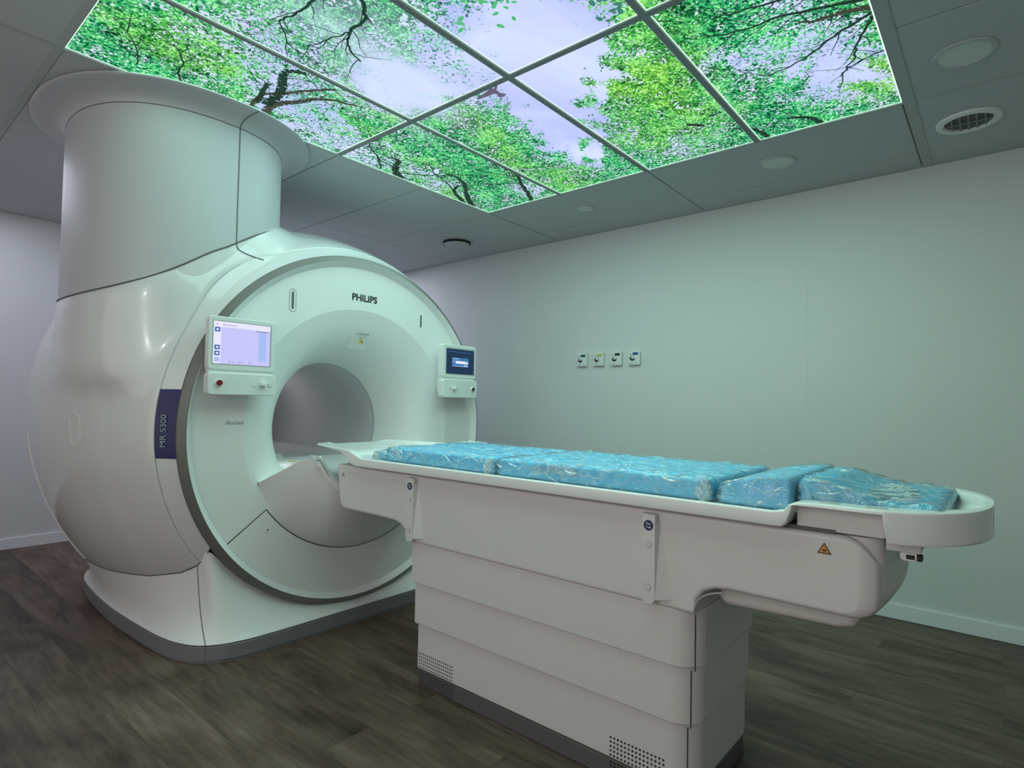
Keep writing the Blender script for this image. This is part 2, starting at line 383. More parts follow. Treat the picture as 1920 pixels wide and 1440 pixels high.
YEL=[(2.0,1.0,.42,.22,20,.6),(2.35,1.2,.40,.28,30,.65),(2.65,.40,.16,.14,0,.95),(2.1,1.95,.4,.10,15,.8),(2.75,1.95,.2,.2,0,.5),(.8,2.35,.26,.2,0,.75),(1.5,2.4,.2,.15,0,.3),(1.65,2.1,.2,.08,0,.7),(2.4,2.65,.35,.08,0,.6),(1.7,.95,.2,.15,0,.4),(.95,1.95,.12,.2,0,.2)]
DEEP=[(1.15,1.55,.35,.3,0,.6),(2.4,2.3,.4,.12,15,.55),(2.55,.62,.14,.12,0,.8),(1.85,.72,.3,.2,0,.5),(2.85,.8,.15,.25,0,.5),(.6,1.9,.2,.4,0,.4)]
FOG=[(1.53,1.94,.19,.17,0,.95),(1.42,1.86,.42,.07,10,.45),(1.3,1.75,.5,.22,0,.28),(1.66,2.10,.24,.05,20,.35)]
def blobs(L_,x,y):
    s=0
    for cx,cy,rx,ry,a,k in L_:
        a=math.radians(a); dx,dy=x-cx,y-cy; u=(dx*math.cos(a)+dy*math.sin(a))/rx; v=(-dx*math.sin(a)+dy*math.cos(a))/ry
        s=s+k*np.exp(-(u*u+v*v)**1.4*.8)
    return s
BR=[ # branches of the printed picture: polyline in ceiling metres, width start, width end, material index
 ([(2.18,2.72),(2.08,2.66),(2.02,2.58),(2.0,2.53),(1.94,2.52)],.055,.022,1),([(2.10,2.66),(2.22,2.56),(2.32,2.42),(2.42,2.33)],.014,.006,1),([(2.06,2.62),(1.9,2.60),(1.75,2.62)],.010,.005,1),
 ([(2.78,2.72),(2.60,2.60),(2.52,2.53),(2.44,2.47),(2.35,2.44),(2.28,2.45)],.040,.016,1),([(2.70,2.72),(2.58,2.66),(2.50,2.61),(2.45,2.52)],.038,.018,1),([(2.52,2.62),(2.36,2.54),(2.24,2.50),(2.12,2.42)],.012,.005,1),([(2.50,2.53),(2.52,2.40),(2.60,2.28)],.008,.004,1),
 ([(2.94,2.34),(2.80,2.26),(2.66,2.20),(2.55,2.14),(2.46,2.12),(2.36,2.13)],.034,.010,1),([(2.56,2.14),(2.42,2.24),(2.30,2.26)],.012,.005,1),
 ([(1.20,2.60),(1.18,2.46),(1.24,2.36),(1.30,2.24),(1.36,2.16)],.020,.018,2),([(1.28,2.64),(1.26,2.50),(1.32,2.36),(1.38,2.26),(1.50,2.20)],.050,.010,2),([(1.20,2.54),(1.17,2.42),(1.15,2.34)],.028,.016,1),([(1.24,2.52),(1.22,2.36),(1.17,2.24),(1.16,2.18),(1.21,2.15)],.050,.022,1),
 ([(1.10,1.60),(1.16,1.68),(1.17,1.78),(1.22,1.86),(1.30,1.90)],.016,.007,1),([(1.17,1.78),(1.14,1.90),(1.12,1.98)],.008,.004,1),([(.98,1.62),(1.00,1.78),(.98,1.92)],.014,.008,1),([(.98,1.92),(1.08,2.02),(1.18,2.04)],.006,.004,1),
 ([(2.02,.315),(1.99,.42),(1.95,.52),(1.93,.62),(1.90,.74)],.020,.006,1),([(2.12,.315),(2.07,.44),(2.03,.56),(2.03,.66),(1.99,.80)],.020,.006,1),([(2.17,.315),(2.14,.40),(2.13,.47),(2.11,.52)],.034,.008,2),([(2.20,.315),(2.26,.44),(2.34,.56),(2.38,.70)],.016,.006,1),
 ([(2.22,.32),(2.34,.38),(2.46,.42),(2.56,.48)],.012,.005,1),([(2.46,.315),(2.48,.40),(2.54,.47)],.010,.005,1),([(2.93,.62),(2.84,.66),(2.78,.74)],.030,.018,1),([(2.93,.86),(2.82,.88),(2.74,.95)],.03,.012,1),([(2.62,1.06),(2.56,1.12)],.03,.016,1),
 ([(1.0,2.70),(.90,2.58),(.86,2.44),(.80,2.36)],.010,.005,1),([(.76,2.62),(.70,2.46),(.60,2.36)],.006,.004,1),([(2.0,2.70),(1.9,2.58),(1.78,2.50),(1.72,2.40)],.012,.005,1),([(1.9,1.9),(1.96,2.1)],.004,.003,1),
]
def ribbons(mb,z,x0,x1,y0,y1):
    def clip(P):
        # clip convex polygon to the panel rectangle
        for ax,lim,s in ((0,x0,1),(0,x1,-1),(1,y0,1),(1,y1,-1)):
            Q=[]
            for i in range(len(P)):
                a,b=P[i-1],P[i]; da,db=s*(a[ax]-lim),s*(b[ax]-lim)
                if (da<0)!=(db<0): t=da/(da-db); Q.append((a[0]+t*(b[0]-a[0]),a[1]+t*(b[1]-a[1])))
                if db>=0: Q.append(b)
            P=Q
            if len(P)<3: return None
        return P
    def add(P,mi):
        P=clip(P)
        if P:
            mb.mi=mi; mb.raw([(a,b,z) for a,b in P],[tuple(range(len(P)))])
    rnd=random.Random(11)
    for pts,w0,w1,mi in BR:
        C=cr([(a,b) for a,b in pts],6); n=len(C)
        C=[c+np.array([rnd.uniform(-1,1),rnd.uniform(-1,1)])*.006 for c in C]
        for i in range(n-1):
            a,b=C[i],C[i+1]; d=b-a; d=d/(np.linalg.norm(d)+1e-9); q=np.array([-d[1],d[0]])
            wa=.95*(w0+(w1-w0)*i/n); wb=.95*(w0+(w1-w0)*(i+1)/n)
            add([tuple(a-q*wa/2),tuple(b-q*wb/2),tuple(b+q*wb/2),tuple(a+q*wa/2)],mi)
        # twigs
        for i in range(2,n-1,3):
            a=C[i]; ang=math.atan2(*(C[i+1]-C[i])[::-1])+rnd.choice((-1,1))*rnd.uniform(.4,1.1); l=rnd.uniform(.06,.18); p=a
            for s in range(3):
                b=p+np.array([math.cos(ang),math.sin(ang)])*l/3; ang+=rnd.uniform(-.4,.4); q=np.array([-math.sin(ang),math.cos(ang)]); w=.0045-.001*s
                add([tuple(p-q*w/2),tuple(b-q*w/2),tuple(b+q*w/2),tuple(p+q*w/2)],1); p=b
    # single leaves against the sky
    def leafs(cx,cy,rx,ry,n,mi,smin=.02,smax=.035):
        for _ in range(n):
            a=rnd.uniform(0,2*PI); x=cx+rnd.gauss(0,rx); y=cy+rnd.gauss(0,ry); s=rnd.uniform(smin,smax)
            u=np.array([math.cos(a),math.sin(a)]); v=np.array([-u[1],u[0]])
            add([tuple(np.array([x,y])+u*s*math.cos(t)+v*s*.55*math.sin(t)*(1-.3*math.cos(t))) for t in [2*PI*k/8 for k in range(8)]],mi)
    leafs(1.36,1.22,.05,.10,40,4,.010,.018); leafs(1.60,1.00,.05,.04,16,5,.010,.018); leafs(1.04,1.50,.06,.06,30,4,.014,.022); leafs(1.3,1.3,.05,.1,30,5,.007,.012)
    leafs(1.95,1.16,.05,.04,14,5,.006,.010); leafs(1.92,1.78,.14,.03,26,5,.005,.009); leafs(2.3,1.78,.14,.03,18,5,.005,.009); leafs(2.32,1.44,.12,.02,16,5,.005,.009); leafs(1.50,1.66,.12,.03,22,5,.005,.009)
    # the bird gliding across the opening
    B=np.array([1.775,1.635])
    for P in ([(-.035,.01),(-.01,-.012),(.03,-.014),(.045,.0),(.03,.012),(.0,.014)],[(-.01,.01),(-.002,.05),(.01,.105),(.018,.10),(.026,.04),(.022,.008)],[(.0,-.008),(-.035,-.05),(-.052,-.085),(-.03,-.06),(.012,-.012)],[(.035,-.012),(.062,-.026),(.070,-.004),(.064,.016),(.04,.01)]):
        add([(B[0]+a,B[1]+b) for a,b in P],3)
M_bird=mat('print_bird_brown',(.01,.012,.01),.8,emit=(.13,.11,.17),es=1)
PLAB={(0,0):'backlit ceiling panel at the far right corner, dark boughs over a yellow-green patch',(0,1):'backlit ceiling panel full of bright green foliage, second from the right along the wall side',
      (0,2):'backlit ceiling panel with a small bird gliding below pale sky and leaves',(0,3):'backlit ceiling panel with three dark twisted trunks at its near-wall corner',
      (1,0):"backlit ceiling panel cut by the picture's top edge, only a sliver of green foliage showing",(1,1):'backlit ceiling panel with lavender sky and hanging leaf sprays at the top centre',
      (1,2):'backlit ceiling panel with hazy sun glare and thin dark twigs',(1,3):'backlit ceiling panel above the scanner column, thick grey bough across the leaves'}
for i in range(2):
    for j in range(4):
        xb_=X0-1.2*i; xa_=xb_-1.2; ya_=Y0+.6*j; yb_=ya_+.6
        e=.004
        hx0=.013 if i==0 else 0; hx1=.013 if i==1 else 0
        xa2=xa_+(.013 if i==0 else .004); xb2=xb_-(.008 if i==0 else .013)
        hw={0:0,1:.013,2:.013,3:.009,4:0}
        ya2=ya_+hw[j]+.002; yb2=yb_-hw[j+1]-.002
        root=empty('ceiling_light_panel',((xa_+xb_)/2,(ya_+yb_)/2,H))
        tag(root,PLAB[(i,j)],'ceiling light',"panels of the luminous forest ceiling")
        # housing tray
        fr=MB(); fr.box((xa2,ya2,H+.010),(xb2,yb2,H+.05)); fr.build('light_box',M_base,root,0)
        # printed diffuser, dense grid carrying the picture masks
        g=.003; X1=np.linspace(xa2+g,xb2-g,121); Y1=np.linspace(ya2+g,yb2-g,61)
        gx,gy=np.meshgrid(X1,Y1,indexing='ij'); nx,ny=gx.shape
        V=[(a,b,H+.006) for a,b in zip(gx.ravel(),gy.ravel())]
        F=[(p*ny+q,p*ny+q+1,(p+1)*ny+q+1,(p+1)*ny+q) for p in range(nx-1) for q in range(ny-1)]
        me=bpy.data.meshes.new('printed_diffuser'); me.from_pydata(V,[],F)
        uvl=me.uv_layers.new(name='UVMap'); idx=np.zeros(len(me.loops),dtype=np.int32); me.loops.foreach_get('vertex_index',idx)
        P=np.c_[gx.ravel(),gy.ravel()]; uvl.data.foreach_set('uv',P[idx].astype(np.float32).ravel())
        ca=me.color_attributes.new('mask','FLOAT_COLOR','POINT')
        # ragged blob edges
        wob=.05*np.sin(gx*23+3*np.sin(gy*17))+.04*np.sin(gy*31+2*np.sin(gx*19))
        s=np.clip(.36+blobs(SKY,gx+wob,gy-wob*.8)-.22*blobs(DEEP,gx,gy)-.10*blobs(YEL,gx,gy),0,1.6); yv=np.clip(.02+.85*blobs(YEL,gx+wob,gy)-.6*blobs(DEEP,gx,gy),-.6,1); fg=np.clip(blobs(FOG,gx,gy),0,1)
        ca.data.foreach_set('color',np.c_[s.ravel(),yv.ravel(),fg.ravel(),np.ones(nx*ny)].astype(np.float32).ravel())
        mb=MB(); ribbons(mb,H+.0055,xa2+g,xb2-g,ya2+g,yb2-g)
        me2=bpy.data.meshes.new('tmp'); mb.bm.to_mesh(me2); mb.bm.free()
        bm=bmesh.new(); bm.from_mesh(me); bm.from_mesh(me2); bm.to_mesh(me); bm.free(); bpy.data.meshes.remove(me2)
        link('printed_diffuser',me,[M_sky,M_branch,M_branch2,M_bird,M_leafp,M_leafd],root,0)
        # bright light leak round the print
        ed=MB(); 
        for a,b in (((xa2,ya2),(xb2,ya2+g)),((xa2,yb2-g),(xb2,yb2)),((xa2,ya2+g),(xa2+g,yb2-g)),((xb2-g,ya2+g),(xb2,yb2-g))): ed.box((a[0],a[1],H+.0055),(b[0],b[1],H+.0095))
        ed.build('glowing_edge',M_glow,root,0)

# ------------------------------------------------------------------ ceiling fittings
def round_light(x,y,r,label):
    t=empty('round_ceiling_light',(x,y,H)); tag(t,label,'ceiling light','switched-off round ceiling lights')
    n=48; ring=[]
    for rr,z in ((r*1.0,H-.0005),(r*.985,H-.006),(r*.84,H-.007),(r*.80,H-.001)): ring.append([(x+rr*math.cos(2*PI*k/n),y+rr*math.sin(2*PI*k/n),z) for k in range(n)])
    MB().loft(ring).build('rim',M_ceil,t)
    MB().cyl((x,y,H-.003),(0,0,1),r*.82,.002,n).build('diffuser',mat('frosted_diffuser',(.62,.66,.64),.35),t)
round_light(3.25,2.13,.070,'small switched-off round ceiling light nearest the black-banded disc')
round_light(3.25,.91,.095,'switched-off round ceiling light beside the far edge of the forest panels, toward the grille')
round_light(2.655,.095,.098,'larger switched-off round ceiling light right of the forest panels, near the top right')
t=empty('air_vent',(3.29,.103,H)); tag(t,'round white ceiling air grille with dark opening, near the right wall','vent')
n=48; x,y=3.29,.103
MB().loft([[(x+r*math.cos(2*PI*k/n),y+r*math.sin(2*PI*k/n),z) for k in range(n)] for r,z in ((.122,H-.0005),(.118,H-.010),(.095,H-.013),(.088,H-.003))]).build('rim',M_base,t)
MB().cyl((x,y,H-.003),(0,0,1),.09,.002,n).build('dark_throat',M_seam,t)
lv=MB()
for k in (-2,-1,0,1,2): 
    w=math.sqrt(.086**2-(k*.03)**2); lv.box((x-w,y+k*.03-.004,H-.010),(x+w,y+k*.03+.004,H-.004))
lv.box((x-.004,y-.085,H-.012),(x+.004,y+.085,H-.010)); lv.build('louvre',M_kick,t,0)
t=empty('air_valve',(3.30,3.40,H)); tag(t,'round ceiling air valve with black gap and white cap disc beside the scanner','vent')
x,y=3.30,3.40
MB().cyl((x,y,H-.026),(0,0,1),.112,.026,48).build('collar',M_black,t)
MB().loft([[(x+r*math.cos(2*PI*k/n),y+r*math.sin(2*PI*k/n),z) for k in range(n)] for r,z in ((.125,H-.0005),(.122,H-.006),(.108,H-.008))]).build('rim',M_ceil,t)
MB().loft([[(x+r*math.cos(2*PI*k/n),y+r*math.sin(2*PI*k/n),z) for k in range(n)] for r,z in ((.100,H-.022),(.106,H-.028),(.10,H-.036),(.07,H-.040),(.001,H-.041))]).build('cap',M_ceil,t)

# ------------------------------------------------------------------ wall gas outlets
M_out=mat('outlet_plate',(.74,.78,.76),.35)
GO=[('green',(.0,.10,.06),'leftmost'),('yellow',(.50,.46,.05),''),('black',(.008,.02,.02),''),('blue',(.01,.06,.28),'')]
for k,(yc,(cn,cc,_)) in enumerate(zip((2.472,2.325,2.173,2.025),GO)):
    t=empty('gas_outlet',(XW,yc,1.468))
    tag(t,{'green':'white wall gas outlet with green tab, nearest the scanner','yellow':'white wall gas outlet with yellow tab','black':'white wall gas outlet with black tab','blue':'white wall gas outlet with blue tab, farthest from the scanner'}[cn],'gas outlet','row of medical gas outlets on the right wall')
    w,hh=.046,.050
    MB().box((XW-.026,yc-w,1.468-hh),(XW,yc+w,1.468+hh),.006,2).build('wall_plate',M_out,t)
    mc=mat('tab_'+cn,cc,.4)
    MB().box((XW-.029,yc-.034,1.468+.022),(XW-.025,yc+.008,1.468+.040),.001,1).build('colour_tab',mc,t)
    MB().box((XW-.0275,yc+.018,1.468+.024),(XW-.0255,yc+.036,1.468+.034)).build('printed_symbol',M_grey,t,0)
    MB().box((XW-.0275,yc+.006,1.468-.040),(XW-.0255,yc+.034,1.468-.034)).build('printed_text',M_grey,t,0)
    MB().box((XW-.0275,yc-.034,1.468-.038),(XW-.0255,yc-.010,1.468-.034)).build('printed_text',M_grey,t,0)
    MB().cyl((XW-.025,yc+.012,1.468-.002),(-1,0,0),.019,.008,24,.017).build('socket',M_ink,t)
    MB().cyl((XW-.030,yc+.000,1.468+.002),(-1,0,0),.011,.020,20,.009,bev=.002).build('release_knob',M_out,t)

# ================================================================== MRI SCANNER
XC,ZC=1.84,.984
S=empty('mri_scanner',(XC,3.3,0)); tag(S,'large white MRI scanner with round bore, ceiling column and two display consoles','MRI scanner')
Rk=[(2.60,.893),(2.64,.918),(2.70,.960),(2.80,1.010),(2.90,1.050),(3.0,1.086),(3.2,1.135),(3.4,1.164),(3.6,1.170),(3.8,1.150),(4.0,1.105),(4.2,1.02),(4.35,.92),(4.45,.80)]
_c=np.array(cr(Rk,12))
def Rb(y): return np.interp(y,_c[:,0],_c[:,1])
def zlow(y): return np.interp(y,[2.6,2.65,2.70,2.80,3.0,3.3,3.8,4.2,4.45],[.49,.43,.39,.345,.303,.284,.29,.33,.40])
# column footprint
CX,CY,CA,CB,CN=1.132,3.21,.456,.515,2.25
def foot(a,off=0.0):
    c,s=math.cos(a),math.sin(a)
    return CX+(CA+off)*math.copysign(abs(c)**(2/CN),c), CY+(CB+off)*math.copysign(abs(s)**(2/CN),s)
def zseam(x): return np.interp(x,[.66,.76,.85,.94,1.02,1.10,1.19,1.35,1.5,1.7],[1.548,1.580,1.617,1.662,1.715,1.775,1.835,1.930,2.012,2.10])
TH=np.linspace(-PI*.5,PI*1.5,721); YY=np.linspace(2.58,4.46,189)
def polar():
    R=np.zeros((len(YY),len(TH)))
    tt=np.linspace(.2,1.7,301)
    for i,y in enumerate(YY):
        r=np.full(len(TH),Rb(y))
        # fuller upper-left flank under the column
        up=np.exp(-((TH-math.radians(152))/.42)**2); r=r*(1+.045*up*np.clip((y-2.75)/.4,0,1)*np.clip((4.4-y)/.4,0,1))
        u=1-abs((y-CY)/(CB+.012))**CN
        if u>0:
            hw=(CA+.012)*u**(1/CN); xl,xr=CX-hw,CX+hw
            X=XC+np.outer(np.cos(TH),tt); Z=ZC+np.outer(np.sin(TH),tt)
            ins=(X>xl)&(X<xr)&(Z<zseam(X)+.045)&(Z>ZC+.2)
            t=np.where(ins,tt[None,:],0).max(1); r=np.maximum(r,t)
        R[i]=r
    def blur(A,ax,sig):
        k=np.arange(-int(3*sig),int(3*sig)+1); w=np.exp(-k*k/(2*sig*sig)); w/=w.sum(); n=len(k)//2
        B=np.pad(A,[(n,n) if a==ax else (0,0) for a in (0,1)],mode='edge'); out=0
        for j,ww in enumerate(w): out=out+ww*(B[j:j+A.shape[0]] if ax==0 else B[:,j:j+A.shape[1]])
        return out
    base=np.array([[Rb(y)]*len(TH) for y in YY])
    D=R-base; D=blur(blur(D,1,4.5),0,1.8)
    D*=np.clip((YY-2.655)/.06,0,1)[:,None]
    return base+D
RG=polar()
def rbody(th,y):
    fi=np.clip((y-YY[0])/(YY[1]-YY[0]),0,len(YY)-1.001); fj=np.clip((th-TH[0])/(TH[1]-TH[0]),0,len(TH)-1.001)
    i=int(fi);j=int(fj);a=fi-i;b=fj-j
    return (1-a)*(1-b)*RG[i,j]+a*(1-b)*RG[i+1,j]+(1-a)*b*RG[i,j+1]+a*b*RG[i+1,j+1]
def bp(th,y,off=0):
    r=rbody(th,y)+off; return (XC+r*math.cos(th),y,ZC+r*math.sin(th))
def thlow(y):
    r=Rb(y); return PI+math.asin(min(.99,(ZC-zlow(y))/r))        # left side angle of the lower cut
def shell(name,ys,m,inset=.006,nth=300):
    rows=[]
    for k,(y,d) in enumerate(ys):
        tl=thlow(y); tr=PI-tl     # mirrored
        rows.append([bp(tr+(tl-tr)*q/nth,y,-d) for q in range(nth+1)])
    mb=MB(); mb.loft(rows,closed=False); return mb.build(name,m,S,40)
g=.0025
shell('front_shroud',[(2.600,.03),(2.603,0)]+[(y,0) for y in np.linspace(2.61,2.685-g-.002,12)]+[(2.685-g,.002),(2.685-g,.03)],M_shell)
body=shell('body_cover',[(2.685+g,.03),(2.685+g,.002),(2.685+g+.002,0)]+[(y,0) for y in np.linspace(2.695,4.45,150)]+[(4.455,.05),(4.455,.3),(4.455,.68)],M_shell)
# back closing plate
MB().cyl((XC,4.40,ZC),(0,1,0),.55,.04,64).build('rear_cover',M_shell,S)
# dark backing visible in the seams
MB().loft([[bp(2*PI*k/120-PI/2,y,-.02) for k in range(121)] for y in (2.676,2.685,2.694)],closed=False).build('seam_backing',M_seam,S)
# blue name badge on the shroud, left of the ring
def patch(y0,y1,z0,z1,off,ny=8,nz=24):
    V=[];F=[]
    for i in range(ny+1):
        y=y0+(y1-y0)*i/ny
        for j in range(nz+1):
            z=z0+(z1-z0)*j/nz; th=PI-math.asin((z-ZC)/Rb(y)); V.append(bp(th,y,off))
    for i in range(ny):
        for j in range(nz): F.append((i*(nz+1)+j,i*(nz+1)+j+1,(i+1)*(nz+1)+j+1,(i+1)*(nz+1)+j))
    return V,F
mb=MB(); V,F=patch(2.606,2.682,.870,1.158,.0015); mb.raw(V,F); badge=mb.build('name_badge',M_navy,S)
P1=Vector(bp(PI,2.622,.002)); P2=Vector(bp(PI,2.675,.002)); nrm_y=(P1-P2).normalized()
text('badge_lettering','MR 5300',.026,M_grey,badge,FR((P1+P2)/2+Vector((-.0025,0,0)),(0,0,1),P2-P1),bold=-.004,ext=.001)
# service hatch outline + small items on the left flank
def flank(y,z): 
    th=PI-math.asin((z-ZC)/1.1)
    for _ in range(6):
        r=rbody(th,y); th=PI-math.asin(max(-1,min(1,(z-ZC)/r)))
    return Vector(bp(th,y,.001))
ho=rrect(3.065,3.135,.905,1.045,.035,8)
hatch=MB().tube([flank(y,z) for y,z in ho],.0022,6,True).build('hatch_outline',M_face,S)
# seam between body cover and base cover is an open gap backed dark
def lowpt(y,off=0):
    return Vector(bp(thlow(y),y,off))
MB().tube([bp(t_,3.80-.20*math.sin((t_-PI)*2.2),.0005) for t_ in np.linspace(PI+.05,thlow(3.7),40)],.004,6).build('rear_lip',M_face,S)
# ---------------- base cover
kick=[(1.84,2.500),(1.50,2.502),(1.30,2.506),(1.20,2.518),(1.12,2.545),(1.055,2.600),(1.012,2.690),(.985,2.82),(.968,3.05),(.957,3.35),(.965,3.65),(.99,3.95),(1.03,4.12),(1.10,4.22),(1.30,4.27),(1.84,4.28)]
kc=np.array(cr(kick,10))
ringz=lambda x: ZC-math.sqrt(max(0,.898**2-(XC-x)**2))
tp=[(1.84,2.625,ringz(1.84)),(1.60,2.625,ringz(1.60)),(1.42,2.625,ringz(1.42)),(1.28,2.625,ringz(1.28)),(1.19,2.625,ringz(1.19))]
tp+=[tuple(lowpt(y)) for y in (2.625,2.70,2.80,2.95,3.15,3.40,3.65,3.90,4.1,4.3)]
tp+=[(1.84,4.4,.40)]
tc_=np.array(cr(tp,10))
def resample(C,n,w=None):
    d=np.r_[0,np.cumsum(np.linalg.norm(np.diff(C,axis=0),axis=1))]
    if w is None: s=np.linspace(0,d[-1],n)
    else: s=w*d[-1]
    return np.array([[np.interp(v,d,C[:,k]) for k in range(C.shape[1])] for v in s])
# matched pairs (arc positions) so the corner crease runs from ring seam down to the kick corner
def arcpos(C,p):
    d=np.r_[0,np.cumsum(np.linalg.norm(np.diff(C,axis=0),axis=1))]; i=int(np.argmin(np.linalg.norm(C-np.array(p),axis=1))); return d[i]/d[-1]
kp=[0,arcpos(kc,(1.30,2.506)),arcpos(kc,(1.14,2.535)),arcpos(kc,(1.08,2.575)),arcpos(kc,(.985,2.82)),arcpos(kc,(.957,3.35)),arcpos(kc,(1.03,4.12)),1]
tq=[0,arcpos(tc_,tp[3]),arcpos(tc_,tp[5]),arcpos(tc_,tp[6]),arcpos(tc_,tp[8]),arcpos(tc_,tp[10]),arcpos(tc_,tp[13]),1]
u=np.linspace(0,1,141)
K=resample(kc,0,np.interp(u,np.linspace(0,1,8),kp)); Tt=resample(tc_,0,np.interp(u,np.linspace(0,1,8),tq))
KZ=.074
def basegrid(K,Tt,sgn):
    rows=[]
    nrow=18
    for q in range(nrow+1):
        t=q/nrow; row=[]
        for k,tpt in zip(K,Tt):
            b=np.array([k[0],k[1],KZ+.006]); a=np.array(tpt)
            dz=a[2]-b[2]
            inn=np.array([XC,3.4])-b[:2]; inn=inn/np.linalg.norm(inn)
            pull=min(.06,.25*dz)*min(1,max(.5,(a[1]-2.66)/.5))
            row.append((b,np.array([*(b[:2]*.45+a[:2]*.55+inn*pull),b[2]+dz*.30]),a))
        cs=np.array([r_[1] for r_ in row]); w_=9; cs=np.array([cs[max(0,i_-min(w_,i_,len(cs)-1-i_)):i_+min(w_,i_,len(cs)-1-i_)+1].mean(0) for i_ in range(len(cs))])
        row=[(1-t)**2*b+2*t*(1-t)*c+t*t*a for (b,_,a),c in zip(row,cs)]
        row=[(p[0] if sgn>0 else 2*XC-p[0],p[1],p[2]) for p in row]
        rows.append(row)
    return rows
mb=MB(); mb.loft(basegrid(K,Tt,1),closed=False); mb.loft(basegrid(K,Tt,-1),closed=False)
bmesh.ops.remove_doubles(mb.bm,verts=mb.bm.verts,dist=1e-4); base=mb.build('base_cover',M_face,S,60)
def ringk(off,z): 
    L_=[]
    for p in kc: L_.append((p[0]+off*(p[0]-XC)/.88,p[1]+off*(p[1]-3.39)/.9,z))
    R_=[(2*XC-p[0],p[1],p[2]) for p in L_[::-1]]
    return L_+R_[1:-1]
MB().loft([ringk(-.03,.0),ringk(-.006,.0),ringk(-.006,.012),ringk(.0,.014),ringk(.001,KZ-.003),ringk(-.003,KZ),ringk(-.008,KZ+.002),ringk(-.008,KZ+.006),ringk(-.002,KZ+.008)]).build('kick_plate',M_kick,S)
def baseseam():
    # vertical seam on the base front corner
    i=int(np.argmin(np.abs(u-3/7)))
    rows=basegrid(K,Tt,1); return [Vector(r[i]) for r in rows]
sp=baseseam(); sp=[Vector((sp[0].x,sp[0].y,.012))]+sp
MB().tube([p+Vector((-.0003,-.0003,0)) for p in sp],.0020,6).build('base_seam',M_seam,S)
MB().tube([lowpt(y,.0005) for y in np.linspace(2.62,4.2,60)],.0032,6).build('lower_seam',M_seam,S)
# ---------------- front: ring, face, funnel, bore as revolve profiles about the bore axis
def revolve(name,prof,m,a0=0,a1=2*PI,n=180,parent=S,smooth=35):
    full=abs(a1-a0-2*PI)<1e-6; N_=n if full else n+1
    rings=[[(XC+r*math.cos(a0+(a1-a0)*k/n),y,ZC+r*math.sin(a0+(a1-a0)*k/n)) for k in range(N_)] for r,y in prof]
    mb=MB(); mb.loft(rings,closed=full); return mb.build(name,m,parent,smooth)
revolve('ring_trim',[(.88,2.66),(.895,2.65),(.898,2.602),(.895,2.594),(.871,2.575),(.867,2.574)],M_rim)
revolve('ring_bevel',[(.867,2.574),(.863,2.576),(.843,2.602),(.838,2.606)],M_face)
FY=2.604
A0,A1=math.radians(-37+360),math.radians(217)  # lower flap spans 217..323 degrees
cone=[(.620,FY),(.612,FY+.003),(.56,FY+.018),(.50,FY+.042),(.455,FY+.078),(.415,FY+.132),(.385,FY+.198),(.362,FY+.280),(.350,FY+.345)]
af0,af1=math.radians(-36.5),math.radians(216.5)
revolve('front_face',[(.845,FY+.012),(.845,FY+.003),(.840,FY),(.624,FY),(.620,FY)],M_face,af0,af1,150)
revolve('lower_flap',[(.845,FY+.012),(.845,FY-.001),(.840,FY-.003),(.628,FY-.003),(.6245,FY-.001),(.6245,FY+.014)],M_face,math.radians(216.75),math.radians(323.25),90)
revolve('face_backing',[(.87,FY+.012),(.60,FY+.012)],M_seam)
revolve('bore_funnel',cone,M_face,n=180)
revolve('bore_edge',[(.351,FY+.343),(.348,FY+.352),(.3465,FY+.356)],M_ring)
revolve('bore_tube',[(.3465,FY+.356),(.346,3.6),(.346,4.38),(.30,4.395),(.0,4.395)],M_bore)
MB().cyl((1.339+.008,FY-.0045,.520),(0,-1,0),.010,.002,20).build('flap_screw',M_face,S)
MB().cyl((1.339+.008,FY-.0062,.520),(0,-1,0),.0035,.001,12).build('screw_recess',M_ink,S)
# lettering on the face
text('brand_lettering','PHILIPS',.038,M_ink,S,FR((1.851,FY-.0004,1.672),(1,0,0),(0,0,1)),bold=.034,ext=.0008,space=1.02)
text('coil_lettering','BlueSeal',.017,M_grey,S,FR((1.182,FY-.0004,1.018),(1,0,0),(0,0,1)),bold=.008,ext=.0008,shear=.15)
def slot(x,z0,z1,wide):
    w=.017 if wide else .006
    P=rrect(x-w,x+w,z0-.012 if wide else z0,z1+.012 if wide else z1,w*.98,6)
    if wide: MB().tube([(a,FY-.0005,b) for a,b in P],.0018,6,True).build('slot_frame',M_grey,S)
    q=.006; MB().prism(rrect(x-q,x+q,z0,z1,q*.95,6),'y',FY-.0008,FY+.004).build('indicator_slot',M_seam,S)
slot(1.440,1.560,1.645,True); slot(2.247,1.560,1.632,False)
# camera niche above the bore
nx0,nz0=1.875,1.43
ny_=lambda z: float(np.interp(math.hypot(nx0-XC,z-ZC),[c[0] for c in cone][::-1],[c[1] for c in cone][::-1]))
niche=MB(); zt_,zb_=1.485,1.405
a=[(nx0-.036,ny_(zt_)-.002,zt_),(nx0+.036,ny_(zt_)-.002,zt_),(nx0+.056,ny_(zb_)-.026,zb_),(nx0-.056,ny_(zb_)-.026,zb_)]
b=[(nx0-.037,ny_(zt_)+.006,zt_),(nx0+.037,ny_(zt_)+.006,zt_),(nx0+.058,ny_(zb_)+.012,zb_),(nx0-.058,ny_(zb_)+.012,zb_)]
niche.raw(a+b,[(0,1,2,3),(0,4,5,1),(1,5,6,2),(2,6,7,3),(3,7,4,0),(4,5,6,7)])
nic=niche.build('camera_niche',M_face,S,0)
MB().box((nx0-.040,ny_(zt_)-.006,zt_-.002),(nx0+.040,ny_(zt_)+.004,zt_+.008),.002,1).build('niche_painted_shadow',M_ring,S)  # grey strip painting the shadow along the niche's top edge
yt=(a[0][1]+a[2][1])/2-.002
